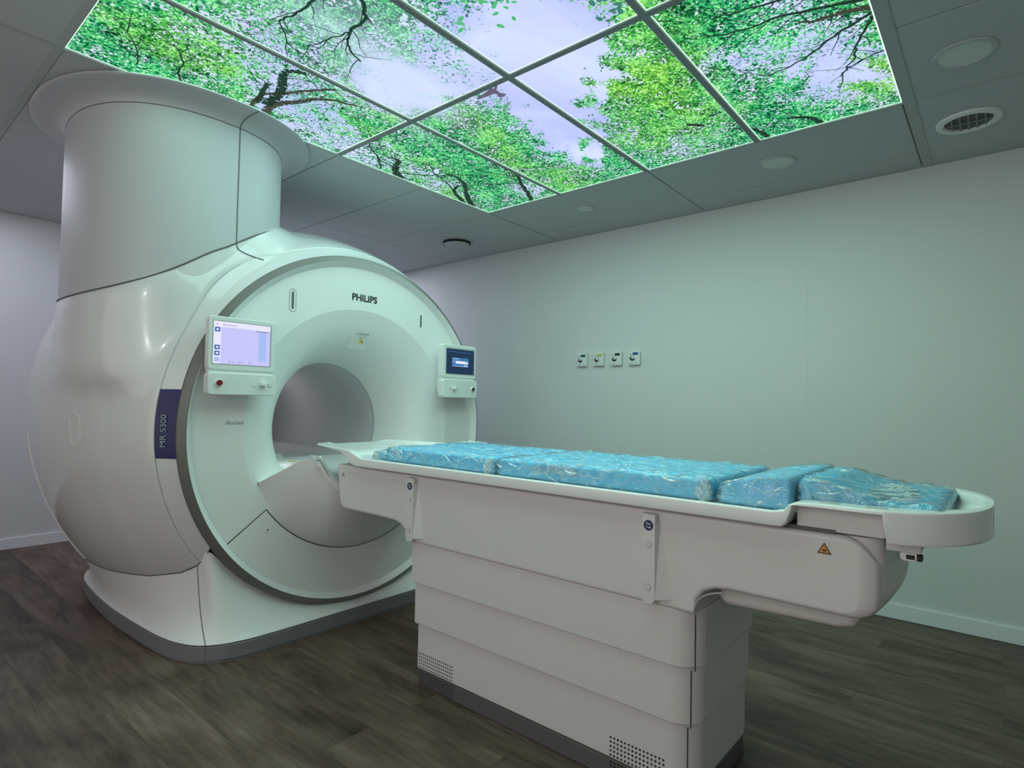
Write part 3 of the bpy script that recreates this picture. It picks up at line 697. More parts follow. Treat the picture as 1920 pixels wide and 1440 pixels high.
MB().prism([(nx0-.024,1.432),(nx0+.000,1.432),(nx0-.012,1.462)],'y',a[0][1]-.0045,a[0][1]+.004).build('warning_triangle',M_yel,nic,0)
MB().prism([(nx0-.016,1.437),(nx0-.008,1.437),(nx0-.012,1.452)],'y',a[0][1]-.0052,a[0][1]-.004).build('warning_symbol',M_ink,nic,0)
# ---------------- docking bulge for the table
bot=[]; 
for k in range(41):
    aa=math.radians(216.5+107*k/40); bot.append((XC+.617*math.cos(aa),FY-.001,ZC+.617*math.sin(aa)))
topL=[(1.300,2.602,.741),(1.370,2.53,.796),(1.438,2.46,.848),(1.465,2.435,.850),(1.490,2.415,.842),(1.520,2.395,.800),(1.560,2.375,.748),(1.63,2.36,.712),(1.72,2.35,.694),(1.84,2.348,.690)]
topc=cr(topL,8); topc=list(topc)+[np.array((2*XC-p[0],p[1],p[2])) for p in topc[::-1][1:]]
topc=resample(np.array(topc),41)
rows=[]
for q in range(25):
    t=q/24; row=[]
    for bpt,tpnt in zip(bot,topc):
        b_=np.array(bpt); a_=np.array(tpnt); c_=np.array([b_[0]*.35+a_[0]*.65,a_[1]+.035,b_[2]*.55+a_[2]*.45])
        row.append(tuple((1-t)**2*b_+2*t*(1-t)*c_+t*t*a_))
    rows.append(row)
MB().loft(rows,closed=False).build('docking_bulge',M_face,S,60)
# shelf surfaces running from the bulge edge back into the bore
rows=[]
for q in range(13):
    t=q/12; row=[]
    for p in topc:
        yb_=3.05; zz=p[2]
        row.append((p[0]+(XC+(p[0]-XC)*.60-p[0])*t, p[1]+(yb_-p[1])*t, zz+(.800-zz)*(t**.8)))
    rows.append(row)
MB().loft(rows,closed=False).build('docking_shelf',M_top,S,60)
# U-shaped rim band and inner cradle
def uarc(off,y,dz=0):
    P=[(1.478,.846),(1.492,.836),(1.515,.795),(1.556,.742),(1.63,.706),(1.72,.689),(1.84,.685)]
    C=cr(P,6); C=list(C)+[np.array((2*XC-p[0],p[1])) for p in C[::-1][1:]]
    return [(XC+(p[0]-XC)*(1+off),y+.35*((abs(p[0]-XC)/.36)**2)*.2,p[1]+dz+off*.0) for p in C]
MB().loft([uarc(.0,2.352,-.034),uarc(.0,2.338,-.030),uarc(.0,2.336,-.004),uarc(.0,2.344,.002),uarc(-.02,2.46,.002)],closed=False).build('docking_rim',M_top,S,60)
MB().tube([Vector(p)+Vector((0,-.001,0)) for p in uarc(0,2.343,.003)],.0022,6).build('docking_seam',M_seam,S)
MB().loft([uarc(-.03,2.37,-.002),uarc(-.03,2.35,.004),uarc(-.04,2.345,.012),uarc(-.06,2.36,.020),uarc(-.08,2.46,.015)],closed=False).build('docking_cradle',M_top,S,60)
text('docking_label','!',.012,M_ink,S,FR((1.435,2.505,.8515),(1,0,0),(0,1,0)))
MB().box((1.395,2.50,.838),(1.425,2.53,.8405)).build('docking_warning_label',M_yel,S,0)
# flat bed bridge within the bore
MB().prism([(-.27,-.05),(.27,-.05),(.285,.02),(.20,.022),(.17,-.012),(-.17,-.012),(-.20,.022),(-.285,.02)],'y',3.045,4.39).build('bore_bed_rail',M_bore,S)
S_bed=bpy.data.objects['bore_bed_rail']; S_bed.location=Vector((0,-3.3,0))+Vector((XC,3.3,.80))-Vector((XC,0,0)) if 0 else S_bed.location
S_bed.data.transform(Matrix.Translation((XC,0,.80)))
# ---------------- column and collar
NA=160
angs=[2*PI*k/NA for k in range(NA)]
def crossz(a):
    x,y=foot(a); best=1.2
    for z in np.arange(2.25,1.2,-.004):
        th=math.atan2(z-ZC,x-XC); 
        if th<-PI/2: th+=2*PI
        if y>4.44 or y<2.6: continue
        if math.hypot(x-XC,z-ZC)<rbody(th,y): best=z; break
    return best
ZX=[float(zseam(foot(a)[0])) for a in angs]
ZX=list(np.convolve(np.r_[ZX[-6:],ZX,ZX[:6]],np.ones(13)/13,'valid'))
MB().loft([[(*foot(a,.0015),z0_ if z0_ is not None else z) for a,z in zip(angs,ZX)] for z0_ in (1.25,None)]+[[(*foot(a,-.02),z) for a,z in zip(angs,ZX)]]).build('column_skirt',M_shell,S,50)
ZT=2.378
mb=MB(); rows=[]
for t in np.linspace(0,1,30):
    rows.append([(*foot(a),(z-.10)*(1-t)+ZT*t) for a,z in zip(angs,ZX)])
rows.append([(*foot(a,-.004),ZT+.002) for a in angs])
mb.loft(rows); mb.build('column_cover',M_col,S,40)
# collar: trumpet flare up to the ceiling
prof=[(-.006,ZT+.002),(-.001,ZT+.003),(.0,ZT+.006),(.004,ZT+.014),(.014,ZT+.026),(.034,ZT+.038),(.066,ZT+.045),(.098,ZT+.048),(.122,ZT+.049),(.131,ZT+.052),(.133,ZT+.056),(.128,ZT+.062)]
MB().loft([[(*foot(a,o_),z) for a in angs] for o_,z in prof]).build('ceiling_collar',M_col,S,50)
MB().tube([(*foot(a,-.0004),ZT+.0025) for a in angs],.0018,6,True).build('collar_seam',M_seam,S)
MB().tube([(*foot(a,.002),z+.004) for a,z in zip(angs,ZX)],.0040,6,True).build('column_base_gap',M_seam,S)
# vertical seam at the front of column, collar and on down the shroud
def aof(x):
    best=min([a for a in np.linspace(PI,2*PI,800)],key=lambda a:abs(foot(a)[0]-x)); return best
av=aof(1.205); zx=ZX[int(round(av/(2*PI/NA)))%NA]
pts=[(*foot(av,o_+.0006),z-.0005) for o_,z in prof[::-1] if o_>=0][2:]
pts=pts+[(*foot(av,.0006),z) for z in np.linspace(ZT,zx+.004,20)]
MB().tube(pts,.0026,6).build('column_seam',M_seam,S)
from mathutils.bvhtree import BVHTree
def bvh_of(names):
    V=[];F=[]
    for nme in names:
        o_=bpy.data.objects[nme]; k_=len(V); V+=[v.co+S.location for v in o_.data.vertices]; F+=[[k_+i for i in p.vertices] for p in o_.data.polygons]
    return BVHTree.FromPolygons(V,F)
bv=bvh_of(['column_skirt','body_cover','front_shroud']); pts=[]
for q in cr([(1.205,1.842),(1.208,1.826),(1.220,1.812),(1.247,1.800),(1.285,1.791),(1.325,1.784)],5):
    hit=bv.ray_cast(Vector((q[0],2.3,q[1])),Vector((0,1,0)))[0]
    if hit: pts.append(hit+Vector((0,-.001,.0005)))
MB().tube(pts,.0026,6).build('shroud_seam',M_seam,S)
# ---------------- display consoles
def console(xa,xb,z0,z1,zl0,zl1,label,left):
    yf=2.52
    c=empty('control_console',(0,0,0)); c.parent=S; c.location=Vector(((xa+xb)/2,2.56,z0))-S.location; c['label']=label
    def B(name,mbx,m,sm=35): return mbx.build(name,m,c,sm)
    B('screen_housing',MB().prism(rrect(xa,xb,z0,z1,.014,5),'y',yf,yf+.038,.004),M_out)
    B('mounting_arm',MB().box((xa+.03,yf+.036,zl0+.03),(xb-.03,FY+.002,z1-.06),.01,2),M_out)
    B('control_box',MB().prism(rrect(xa-.002,xb+.002,zl0,zl1,.016,5),'y',yf-.012,yf+.035,.004).box((xa+.004,yf+.006,zl1-.006),(xb-.012,yf+.034,z0+.006),.003,1),M_out)
    # screen picture
    if left:
        m=MB(); sx0,sx1,sz0,sz1=xa+.018,xb-.028,z0+.026,z1-.022
        W_,H_=sx1-sx0,sz1-sz0
        def R(u0,v0,u1,v1,mi,d): m.mi=mi; m.box((sx0+W_*u0,yf-.0005-d,sz0+H_*v0),(sx0+W_*u1,yf+.002,sz0+H_*v1))
        R(0,0,1,1,0,0); R(0,0,.125,1,1,.0003); R(0,.86,1,1,1,.0003); R(.79,.10,.93,.83,2,.0003); R(.975,0,1,1,1,.0003) if 0 else None
        for v0,v1,mi in ((.75,.86,3),(.33,.435,3),(.19,.295,3),(.045,.15,2)):
            R(.02,v0,.108,v1,mi,.0006)
            if mi==3: R(.045,v0+.03,.085,v1-.03,1,.0009)
        R(.04,.915,.075,.935,4,.0006); R(.155,.905,.185,.94,4,.0006); R(.20,.915,.40,.93,4,.0006); R(.73,.83,.98,.86,4,.0006); R(.15,.862,.7,.866,4,.0006)
        for u0 in (.27,.335,.43,.48,.62): R(u0,.035,u0+.028,.065,4,.0006)
        m.build('display_screen',[M_scr_l,M_scr_w,M_scr_b,M_scr_i,M_scr_t],c,0)
        B('screen_bezel',MB().prism(rrect(sx0-.004,sx1+.006,sz0-.004,sz1+.004,.003,3),'y',yf-.0004,yf+.001),M_ring,0)
        bx=xa+.040; zb2=(zl0+zl1)/2+.004
        B('button_collar',MB().cyl((bx,yf-.012,zb2),(0,-1,0),.016,.006,28,.014),M_out)
        B('emergency_button',MB().cyl((bx,yf-.017,zb2),(0,-1,0),.012,.012,28,.011,bev=.002),M_red)
        jx=xb-.062
        B('joystick',MB().box((jx-.014,yf-.032,zb2-.008),(jx+.014,yf-.012,zb2+.010),.003,2),M_top)
        for dx in (-.038,.034): B('push_button',MB().box((jx+dx-.009,yf-.0145,zb2-.012),(jx+dx+.009,yf-.012,zb2+.006),.002,1),M_out)
    else:
        m=MB(); sx0,sx1,sz0,sz1=xa+.030,xb-.020,z0+.024,z1-.026
        W_,H_=sx1-sx0,sz1-sz0
        def R(u0,v0,u1,v1,mi,d): m.mi=mi; m.box((sx0+W_*u0,yf-.0005-d,sz0+H_*v0),(sx0+W_*u1,yf+.002,sz0+H_*v1))
        R(0,0,1,1,0,0); R(.2,.30,.80,.66,1,.0003); R(.33,.42,.68,.53,2,.0006); R(.55,.42,.78,.47,2,.0006); R(.68,.49,.78,.52,2,.0006); R(.63,.34,.74,.37,2,.0006); R(.22,.60,.45,.63,3,.0006); R(.22,.52,.30,.54,3,.0006); R(.22,.46,.30,.48,3,.0006); R(.05,.88,.95,.895,1,.0004); R(.21,.31,.79,.33,3,.0005)
        m.build('display_screen',[M_scr_n,M_scr_d,M_scr_w,M_scr_b],c,0)
        B('screen_bezel',MB().prism(rrect(sx0-.006,sx1+.007,sz0-.005,sz1+.007,.003,3),'y',yf-.0004,yf+.001),M_ring,0)
        zb2=(zl0+zl1)/2
        B('joystick',MB().cyl((xa+.085,yf-.012,zb2+.002),(0,-1,0),.010,.020,20,.012,bev=.003),M_top)
        for dx in (-.028,.028): B('push_button',MB().cyl((xa+.085+dx,yf-.012,zb2-.002),(0,-1,0),.005,.0015,14),M_ring)
        bx=xb-.040
        B('button_collar',MB().cyl((bx,yf-.012,zb2),(0,-1,0),.015,.006,28,.013),M_top)
        B('emergency_button',MB().cyl((bx,yf-.017,zb2),(0,-1,0),.011,.008,28,.010,bev=.002),M_ink)
console(1.026,1.318,1.245,1.472,1.139,1.232,'left console with pale lavender screen and red button',True)
console(2.350,2.634,1.272,1.472,1.152,1.262,'right console with dark navy screen',False)

# ================================================================== PATIENT TABLE
Tb=empty('patient_table',(XC,1.2,0)); tag(Tb,'long white telescopic patient table docked in front of the MRI scanner','table')
XT=XC
def layer(name,off,z0,z1,m,bevz=.0,xoff=None):
    x0=1.565-off; x1=2*XT-x0; ya=.655-off*.8; yb=1.792+off*1.2
    P=rrect(x0,x1,ya,yb,[.075,.16,.03,.012],10)
    # bulge of the foot-side end
    P=[(x,y-.012*math.cos((x-XT)/(x1-XT)*PI/2)) if y<ya+.10 else (x,y) for x,y in P]
    Q=lambda d,z:[(XT+(x-XT)*(1-d/.28),1.22+(y-1.22)*(1-d/.57),z) for x,y in P]
    return MB().loft([Q(.010,z0),Q(.002,z0+.001),Q(0,z0+.004),Q(0,z0+.006),Q(0,z1-.008),Q(0,z1-.006),Q(.002,z1-.002),Q(.012,z1)],caps=True).build(name,m,Tb,35)
layer('kick_plate',-.004,0,.063,M_tkick)
layer('pedestal_panel',0,.066,.248,M_tab)
layer('pedestal_panel',.010,.242,.408,M_tab)
layer('pedestal_panel',.020,.404,.566,M_tab)
# end-panel vertical seams
for off,z0,z1,yy in ((0,.07,.240,.668),(.010,.246,.402,.655),(.020,.408,.560,.640)):
    x0=1.565-off
    MB().box((x0+.004,yy-.0004,z0),(x0+.012,yy+.0006,z1)).build('end_seam',M_seam,Tb,0)
# ventilation perforations: white strip and kick strip, head end and foot end
def perf(name,y0,y1,z0,z1,x,ny,nz,r,m):
    mb=MB()
    for i in range(ny):
        for j in range(nz):
            y=y0+(y1-y0)*i/(ny-1); z=z0+(z1-z0)*j/(nz-1)
            n=8; mb.raw([(x,y+r*math.cos(2*PI*k/n),z+r*math.sin(2*PI*k/n)) for k in range(n)],[tuple(range(n))])
    return mb.build(name,m,Tb,0)
perf('vent_holes',1.772,1.590,.076,.128,1.5645,17,5,.0032,M_black)
perf('kick_vent_holes',1.772,1.590,.010,.054,1.5685,17,5,.0032,M_black)
perf('vent_holes',.905,.735,.076,.128,1.5645,15,5,.0036,M_black)
perf('kick_vent_holes',.905,.735,.010,.054,1.5685,15,5,.0036,M_black)
# main beam with swan-neck ends
top=.833
def beam_end(x):
    u=abs(x-XT)/.305; e=.197+.020*u*u; c=.035; k=max(0,abs(x-XT)-(.305-c))
    return e+c-math.sqrt(max(0,c*c-k*k))
def scoop(y): return float(np.interp(y,[.185,.20,.212,.222,.235,.252,.275,.30],[.748,.756,.768,.785,.806,.823,.831,top]))
rings=[]
for x,ins in [(1.535,.014),(1.5362,.008),(1.540,.003),(1.549,0)]+[(1.549+.006*k,0) for k in range(1,5)]+[(v,0) for v in np.linspace(1.58,2*XT-1.58,14)]+[(2*XT-1.549-.006*k,0) for k in range(4,0,-1)]+[(2*XT-1.549,0),(2*XT-1.540,.003),(2*XT-1.5362,.008),(2*XT-1.535,.014)]:
    e=beam_end(min(max(x,1.537),2*XT-1.537)); cy_,cz_=1.2,.70
    P=[(2.331,top),(2.331,.79),(2.318,.685),(2.308,.655),(2.290,.640),(2.26,.634),(2.05,.634),(1.92,.632),(1.875,.622),(1.840,.596),(1.824,.563),
      (.640,.563),(.630,.605),(.612,.630),(.585,.643),(.55,.648),(.40,.647),(e+.045,.646),(e+.028,.649),(e+.012,.659),(e+.003,.675),(e,.70),(e,.73)]
    P+=[(yv,scoop(yv)) for yv in np.linspace(e,.30,9)]
    Q=[]
    for i,(yy,zz) in enumerate(P):
        # inset towards the inside at the side edges (rounded edge)
        a_=np.array(P[i-1]); b_=np.array(P[(i+1)%len(P)]); d_=b_-a_; d_=d_/(np.linalg.norm(d_)+1e-9); n_v=np.array([d_[1],-d_[0]])
        Q.append((x,yy+ins*n_v[0],zz+ins*n_v[1]))
    rings.append(Q)
MB().loft(rings,caps=True).build('beam_cover',M_tab,Tb,40)
MB().prism(rrect(1.560,2*XT-1.560,.206,.36,[.045,.045,.01,.01],6),'z',.70,.832,.003,1).build('beam_end_cap',M_tab,Tb)
MB().prism([(.60,.655),(.60,.600),(.58,.585),(.31,.592),(.275,.602),(.262,.625),(.262,.655)],'x',1.610,2*XT-1.64,.02,4).build('lower_tray',M_tab,Tb)
MB().tube([(1.5345,y,z) for y,z in cr([(.640,.565),(.634,.590),(.618,.615),(.59,.632),(.56,.640)],5)],.0022,6).build('beam_neck_seam',M_ring,Tb)
# dark shadow gap slab between beam and top
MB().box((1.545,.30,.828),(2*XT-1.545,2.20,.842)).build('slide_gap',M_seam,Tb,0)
MB().box((1.548,.20,.836),(2*XT-1.548,.385,.893),.004,2).build('foot_side_panel',M_tab,Tb)
# tabletop: lofted sections along its length
def top_section(y):
    w=.338; zo=float(np.interp(y,[0,.32,.372,.392,.402,.43,2.08,2.12,2.165,2.20,2.26,2.5],[.906,.906,.904,.896,.882,.876,.876,.878,.893,.904,.908,.910]))
    zbot=float(np.interp(y,[0,.195,.20,.385,.395,.41,2.15,2.19,2.24,2.30,2.5],[.832,.832,.893,.893,.850,.838,.838,.845,.870,.890,.898]))
    zin=float(np.interp(y,[0,.10,.3,.42,2.05,2.15,2.25,2.4,2.6],[.880,.872,.866,.866,.866,.868,.874,.893,.903]))
    rim=float(np.interp(y,[0,.06,.36,.42,2.1,2.2,2.3,2.5],[.07,.07,.060,.020,.020,.035,.045,.05]))
    if y<.25: u=(.25-y)/.236; w=w-.325*(1-max(0,1-u**2.25)**(1/2.25))
    if y>2.20: w=.338-.085*(y-2.20)/.42-.05*max(0,(y-2.58)/.042)**2
    return w,zo,zbot,zin,rim
ys=[.0145,.0155,.018,.021,.025,.030,.034,.05,.07,.095,.125,.155,.193,.197,.201,.24,.28,.32,.35,.372,.384,.392,.398,.403,.41,.43,.46]+list(np.linspace(.5,2.05,12))+[2.08,2.10,2.12,2.14,2.16,2.18,2.20,2.225,2.25,2.28,2.31,2.34,2.37,2.40,2.44,2.48,2.52,2.56,2.59,2.605,2.615,2.62]
rings=[]
for y in ys:
    w,zo,zbt,zi,rm=top_section(y)
    hb=min(.008,(zo-zbt)*.3)
    Lh=[(w-.012,zbt),(w-.003,zbt+.002),(w,zbt+hb),(w,zo-.006),(w-.002,zo-.0015),(w-.006,zo),(w-rm+.006,zo),(w-rm,zo-.003),(w-rm-.010,min(zo-.004,zi+.006)),(w-rm-.025,min(zo-.005,zi)),(.05,min(zo-.005,zi))]
    Lh=[(max(a,.0006*(11-k)),b) if k>5 else (a,b) for k,(a,b) in enumerate(Lh)]
    if rm<.03: Lh[6]=(w-rm+.003,zo)
    ring=[(XT+a,y,b) for a,b in Lh]+[(XT-a,y,b) for a,b in Lh[::-1]]
    rings.append(ring)
MB().loft(rings,caps=True).build('tabletop',M_top,Tb,50)
for yy in (.31,.215): MB().prism(rrect(1.528,1.545,yy-.022,yy+.022,.007,4),'z',.9055,.9068).build('strap_slot',M_ring,Tb)
# foot latch below the tray
MB().box((1.585,.138,.806),(1.70,.205,.836),.003,2).build('latch_block',M_tab,Tb)
MB().prism(rrect(.146,.178,.787,.810,.008,4),'x',1.590,1.612,.002,2).build('latch_socket',M_top,Tb)
MB().box((1.5885,.150,.792),(1.592,.166,.802)).build('latch_opening',M_black,Tb,0)
MB().prism(rrect(.136,.147,.789,.803,.003,4),'x',1.592,1.612,.001,1).build('latch_tip',M_black,Tb)
# accessory brackets on the near side
def bracket(y,label):
    b=empty('accessory_bracket'); b.parent=Tb; b.location=Vector((1.52,y,.58))-Tb.location; b['label']=label
    MB().prism([(y-.020,.822),(y+.020,.822),(y+.021,.60),(y+.018,.578),(y+.008,.570),(y-.012,.572),(y-.020,.582),(y-.021,.60)],'x',1.512,1.537,.003,2).build('bracket_bar',M_tab,b)
    MB().raw([(1.537,y-.021,.82),(1.537,y-.021,.585),(1.537,y-.060,.592),(1.520,y-.021,.82),(1.514,y-.021,.585)],[(0,3,4,1),(3,0,2),(4,3,2),(1,4,2),(0,1,2)])
    wd=MB(); wd.raw([(1.513,y-.020,.585),(1.513,y-.020,.80),(1.5352,y-.026,.80),(1.5352,y-.062,.590)],[(0,1,2,3)]); wd.raw([(1.513,y-.020,.585),(1.5352,y-.062,.590),(1.5352,y-.020,.585)],[(0,1,2)]); wd.build('bracket_web',M_tab,b,0)
    MB().cyl((1.512,y,.790),(-1,0,0),.0145,.0008,28).build('badge_disc',M_navy,b)
    text('badge_text','Flex',.0065,M_face,b,FR((1.5111,y,.795),(0,-1,0),(0,0,1)),bold=.02,ext=.0004)
    text('badge_text','Trak',.0065,M_face,b,FR((1.5111,y,.785),(0,-1,0),(0,0,1)),bold=.02,ext=.0004)
    for zz in (.737,.618):
        MB().cyl((1.512,y,zz),(-1,0,0),.0095,.0012,24).build('screw_cap',M_ring,b)
        MB().cyl((1.5109,y,zz),(-1,0,0),.0075,.0008,24).build('cap_face',M_tab,b)
bracket(.762,'white accessory bracket near the middle of the table side'); bracket(1.795,'white accessory bracket close to the scanner')
# warning stickers
def warn(y,z,s,label):
    w=MB().prism([(y-s,z-s*.8),(y+s,z-s*.8),(y,z+s*.9)],'x',1.5340,1.5352).build('warning_sticker',M_ink,Tb,0); w['label']=label
    MB().prism([(y-s*.72,z-s*.62),(y+s*.72,z-s*.62),(y,z+s*.6)],'x',1.5334,1.5342).build('sticker_triangle',M_warn if s>.012 else M_grey,w,0)
    MB().box((1.5328,y-s*.3,z-s*.4),(1.5336,y+s*.25,z-s*.1)).build('sticker_symbol',M_ink,w,0)
warn(.321,.798,.0155,'orange triangular warning sticker'); warn(2.285,.790,.009,'small grey triangular sticker')

# ================================================================== MATTRESS PADS IN PLASTIC
M_pad=mat('blue_foam_pad',(.15,.68,.95),.6,bump=.08,bscale=120,mottle=.03)
def plastic_mat():
    m=bpy.data.materials.new('clear_plastic_film'); m.use_nodes=True; nt=m.node_tree; N=nt.nodes; L=nt.links; N.remove(N['Principled BSDF'])
    tr=N.new('ShaderNodeBsdfTransparent'); tr.inputs[0].default_value=(.93,.97,.98,1); gl=N.new('ShaderNodeBsdfGlossy'); gl.inputs['Roughness'].default_value=.10; gl.inputs[0].default_value=(1,1,1,1)
    df=N.new('ShaderNodeBsdfDiffuse'); df.inputs[0].default_value=(.75,.88,.90,1)
    lw=N.new('ShaderNodeLayerWeight'); lw.inputs[0].default_value=.42
    tc=N.new('ShaderNodeTexCoord'); mp=N.new('ShaderNodeMapping'); mp.inputs['Scale'].default_value=(1.6,1,1.6); L.new(tc.outputs['Object'],mp.inputs[0])
    n=N.new('ShaderNodeTexNoise'); n.inputs['Scale'].default_value=12; n.inputs['Detail'].default_value=3; n.inputs['Distortion'].default_value=3.2; L.new(mp.outputs[0],n.inputs['Vector'])
    bp_=N.new('ShaderNodeBump'); bp_.inputs['Strength'].default_value=.8; bp_.inputs['Distance'].default_value=.012; L.new(n.outputs['Fac'],bp_.inputs['Height'])
    for s in (gl,df): L.new(bp_.outputs[0],s.inputs['Normal'])
    L.new(bp_.outputs[0],lw.inputs['Normal'])
    m1=N.new('ShaderNodeMixShader'); L.new(tr.outputs[0],m1.inputs[1]); L.new(gl.outputs[0],m1.inputs[2])
    mu=N.new('ShaderNodeMath'); mu.operation='MULTIPLY_ADD'; L.new(lw.outputs['Fresnel'],mu.inputs[0]); mu.inputs[1].default_value=.75; mu.inputs[2].default_value=.04; mu.use_clamp=True; L.new(mu.outputs[0],m1.inputs[0])
    r=N.new('ShaderNodeValToRGB'); r.color_ramp.elements[0].position=.54; r.color_ramp.elements[0].color=(.05,.05,.05,1); r.color_ramp.elements[1].position=.64; r.color_ramp.elements[1].color=(.30,.30,.30,1); L.new(n.outputs['Fac'],r.inputs[0])  # whitish noise streaks put highlights into the film's colour
    m2=N.new('ShaderNodeMixShader'); L.new(r.outputs[0],m2.inputs[0]); L.new(m1.outputs[0],m2.inputs[1]); L.new(df.outputs[0],m2.inputs[2])
    L.new(m2.outputs[0],N['Material Output'].inputs['Surface']); return m
M_film=plastic_mat()
def fold_mat():
    m=bpy.data.materials.new('creased_plastic_film'); m.use_nodes=True; nt=m.node_tree; N=nt.nodes; L=nt.links; N.remove(N['Principled BSDF'])
    tr=N.new('ShaderNodeBsdfTransparent'); tr.inputs[0].default_value=(.97,.99,1,1); gl=N.new('ShaderNodeBsdfGlossy'); gl.inputs['Roughness'].default_value=.18
    df=N.new('ShaderNodeBsdfDiffuse'); df.inputs[0].default_value=(.86,.95,.97,1)  # pale diffuse carries the glints of the folded film in its colour
    tc=N.new('ShaderNodeTexCoord'); n=N.new('ShaderNodeTexNoise'); n.inputs['Scale'].default_value=45; n.inputs['Distortion'].default_value=1.5; L.new(tc.outputs['Object'],n.inputs['Vector'])
    r=N.new('ShaderNodeValToRGB'); r.color_ramp.elements[0].position=.35; r.color_ramp.elements[0].color=(.15,.15,.15,1); r.color_ramp.elements[1].position=.65; r.color_ramp.elements[1].color=(.75,.75,.75,1); L.new(n.outputs['Fac'],r.inputs[0])
    a=N.new('ShaderNodeMixShader'); a.inputs[0].default_value=.25; L.new(df.outputs[0],a.inputs[1]); L.new(gl.outputs[0],a.inputs[2])
    b=N.new('ShaderNodeMixShader'); L.new(r.outputs[0],b.inputs[0]); L.new(tr.outputs[0],b.inputs[1]); L.new(a.outputs[0],b.inputs[2]); L.new(b.outputs[0],N['Material Output'].inputs['Surface']); return m
M_fold=fold_mat()
def creases(mb,x0,x1,y0,y1,zb,zt,seed,zfun=None,dens=46):
    rnd=random.Random(seed*7+1); mb.mi=1
    def P(y,s_,out):
        z1=(zfun(min(max(y,y0),y1)) if zfun else zt)+.004; h_=z1-zb-.012
        if s_<h_: return Vector((x0-.007-out,y,zb+s_))
        if s_<h_+.018: t=(s_-h_)/.018*PI/2; return Vector((x0-.007+.012*(1-math.cos(t))-out*math.cos(t),y,z1-.012+(.012+out)*math.sin(t)))
        return Vector((x0+.005+(s_-h_-.018),y,z1+out))
    for _ in range(int((y1-y0)*dens)+4):
        y=rnd.uniform(y0,y1); edge=rnd.random()<.6
        s_=rnd.uniform(.03,.085) if edge else (rnd.uniform(.004,.05) if rnd.random()<.5 else rnd.uniform(.08,.40))
        ang=rnd.gauss(0,.35) if edge else rnd.uniform(-1.2,1.2)
        l_=rnd.uniform(.02,.09); w_=rnd.uniform(.0012,.0042); n_=7; A=[];B=[];C_=[]
        for i in range(n_):
            t=i/(n_-1); yy=min(max(y+l_*(t-.5)*math.cos(ang),y0+.002),y1-.002); ss=min(max(s_+l_*(t-.5)*math.sin(ang)+.004*math.sin(5*t+seed),.002),x1-x0)
            k=math.sin(PI*(.06+.88*t)); A.append(P(yy,ss-w_*k,.0)); B.append(P(yy,ss,.0042*k)); C_.append(P(yy,ss+w_*k,.0))
        mb.loft([A,B,C_],closed=False)
    mb.mi=0
def padgrid(x0,x1,y0,y1,zb,zt,r,wr=0,seed=0,zfun=None,puff=0):
    """closed rounded slab as loft of sections along Y; wr wrinkles it"""
    rnd=np.random.RandomState(seed); ph=rnd.uniform(0,6.28,(12,)); fr=rnd.uniform(12,60,(12,)); fr2=rnd.uniform(12,60,(12,))
    ny=int((y1-y0)/.008)+2; rings=[]
    ysg=list(np.linspace(y0,y1,ny))
    def wob(x,y,z):
        if not wr: return 0
        s=0
        for k in range(0,12,2): s+=abs(math.sin(fr[k]*y+fr2[k]*(x+z*1.3)+ph[k]))**1.5*(1 if k%4 else -1)
        return wr*s/2.4
    for i,y in enumerate(ysg):
        e=min(y-y0,y1-y); d=r*(1-math.sqrt(max(0,1-(1-min(1,e/r))**2))) if e<r else 0
        zz=(zfun(y) if zfun else zt)
        P=rrect(x0+d*.6,x1-d*.6,zb+d*.2,zz-d,min(r,(zz-zb)*.45),5)
        # densify the top edge
        Q=[]
        for a,b in zip(P,P[1:]+P[:1]):
            L_=math.hypot(b[0]-a[0],b[1]-a[1]); m_=max(1,int(L_/.012))
            mm=46 if L_>.2 else (5 if L_>.012 else 1)
            for k in range(mm): Q.append((a[0]+(b[0]-a[0])*k/mm,a[1]+(b[1]-a[1])*k/mm))
        ring=[]
        cxx,czz=(x0+x1)/2,(zb+zz)/2
        for (a,b) in Q:
            w_=wob(a,y,b); n_x=(a-cxx)/((x1-x0)/2); n_z=(b-czz)/((zz-zb)/2)
            n_x=n_x**5 if abs(n_x)<1 else math.copysign(1,n_x); 
            if b<=zb+.003: w_=min(0,w_)*0
            ring.append((a+w_*n_x+puff*n_x,y,max(zb,b+w_*n_z*(1 if n_z>0 else .0)+(puff*n_z if n_z>0 else 0))))
        rings.append(ring)
    n=min(len(r_) for r_ in rings); return [r_[:n] for r_ in rings]
def pad(y0,y1,zb,zt,label,seed,x0=1.572,x1=2.085,zfun=None,film=(0,0),filmx=.0,wr=.0065,name='mattress_pad'):
    p=empty(name,((x0+x1)/2,(y0+y1)/2,zb)); tag(p,label,'mattress',"blue mattress pads on the table")
    MB().loft(padgrid(x0,x1,y0,y1,zb,zt,.012,zfun=zfun),caps=True).build('foam_pad',M_pad,p,60)
    fz=(lambda y:zfun(min(max(y,y0),y1))+.003) if zfun else None
    mf=MB(); mf.loft(padgrid(x0-.005-filmx,x1+.005+filmx,y0-film[0],y1+film[1],zb,zt+.003,.014,wr=wr,seed=seed,zfun=fz,puff=.002),caps=True)
    creases(mf,x0-filmx,x1+filmx,y0,y1,zb,zt,seed,zfun); mf.build('plastic_cover',[M_film,M_fold],p,60)
    return p
ZF=.8665
pad(2.035,2.125,.8685,.899,'thin small blue pad at the head end of the table, in clear plastic',3,1.60,2.03,film=(.0,.01),filmx=.02)
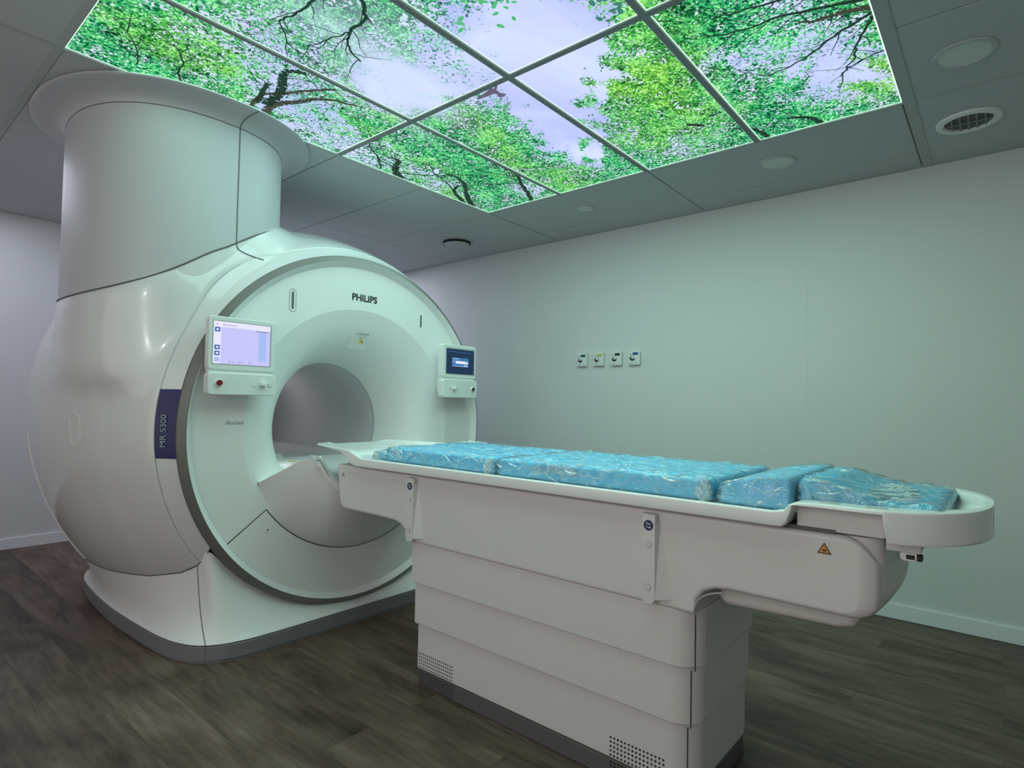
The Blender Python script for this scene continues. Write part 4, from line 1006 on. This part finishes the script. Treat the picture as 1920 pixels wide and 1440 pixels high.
pad(1.405,2.020,ZF,.924,'long blue mattress pad in clear plastic, between head pad and middle pad',5,film=(.006,.004))
pad(.605,1.385,ZF,.926,'long blue mattress pad in clear plastic, middle of the table',8,film=(.006,.006))
def zf4(y): return float(np.interp(y,[.33,.37,.43,.50,.585],[.935,.945,.948,.940,.915]))
pad(.403,.585,ZF,.940,'short raised blue pad in plastic at the step before the foot tray',12,zfun=zf4,film=(.001,.008),wr=.005)
def zf5(y): return float(np.interp(y,[.08,.12,.21,.27,.34,.40],[.903,.910,.913,.924,.943,.947]))
pad(.095,.397,.8835,.925,'tapering blue foot pad under loose plastic in the rounded foot tray',15,x0=1.605,x1=2.06,zfun=zf5,film=(.004,.001),filmx=.008,wr=.006)
# loose bunches of plastic hanging over the pad edges
def bunch(name,cx,cy,cz,sx,sy,sz,seed,parent):
    rnd=random.Random(seed); bm=bmesh.new(); bmesh.ops.create_icosphere(bm,subdivisions=4,radius=1)
    ph=[rnd.uniform(0,6) for _ in range(6)]
    for v in bm.verts:
        c=v.co; k=1+.28*abs(math.sin(7*c.x+5*c.z+ph[0]))-.25*abs(math.sin(9*c.y+6*c.z+ph[1]))+.15*math.sin(15*c.z+8*c.x+ph[2])+.10*math.sin(23*c.y+ph[3])
        v.co=Vector((cx+c.x*sx*k,cy+c.y*sy*k,max(ZF+.001,cz+c.z*sz*k)))
    me=bpy.data.meshes.new(name); bm.to_mesh(me); bm.free(); return link(name,me,M_fold,parent,40)
pads=[o for o in bpy.data.objects if o.type=='EMPTY' and o.name.startswith('mattress_pad')]
pads.sort(key=lambda o:-o.location.y)
bunch('plastic_bunch',1.570,1.425,.893,.018,.018,.026,1,pads[1])
bunch('plastic_bunch',1.570,.625,.893,.018,.018,.026,2,pads[2])
bunch('plastic_bunch',2.085,2.00,.918,.05,.10,.014,5,pads[1])
bunch('plastic_bunch',1.82,2.150,.898,.18,.030,.014,6,pads[0])
bunch('plastic_bunch',1.580,1.12,.905,.012,.13,.020,9,pads[2])
bunch('plastic_bunch',1.80,.235,.914,.15,.07,.010,10,pads[4])
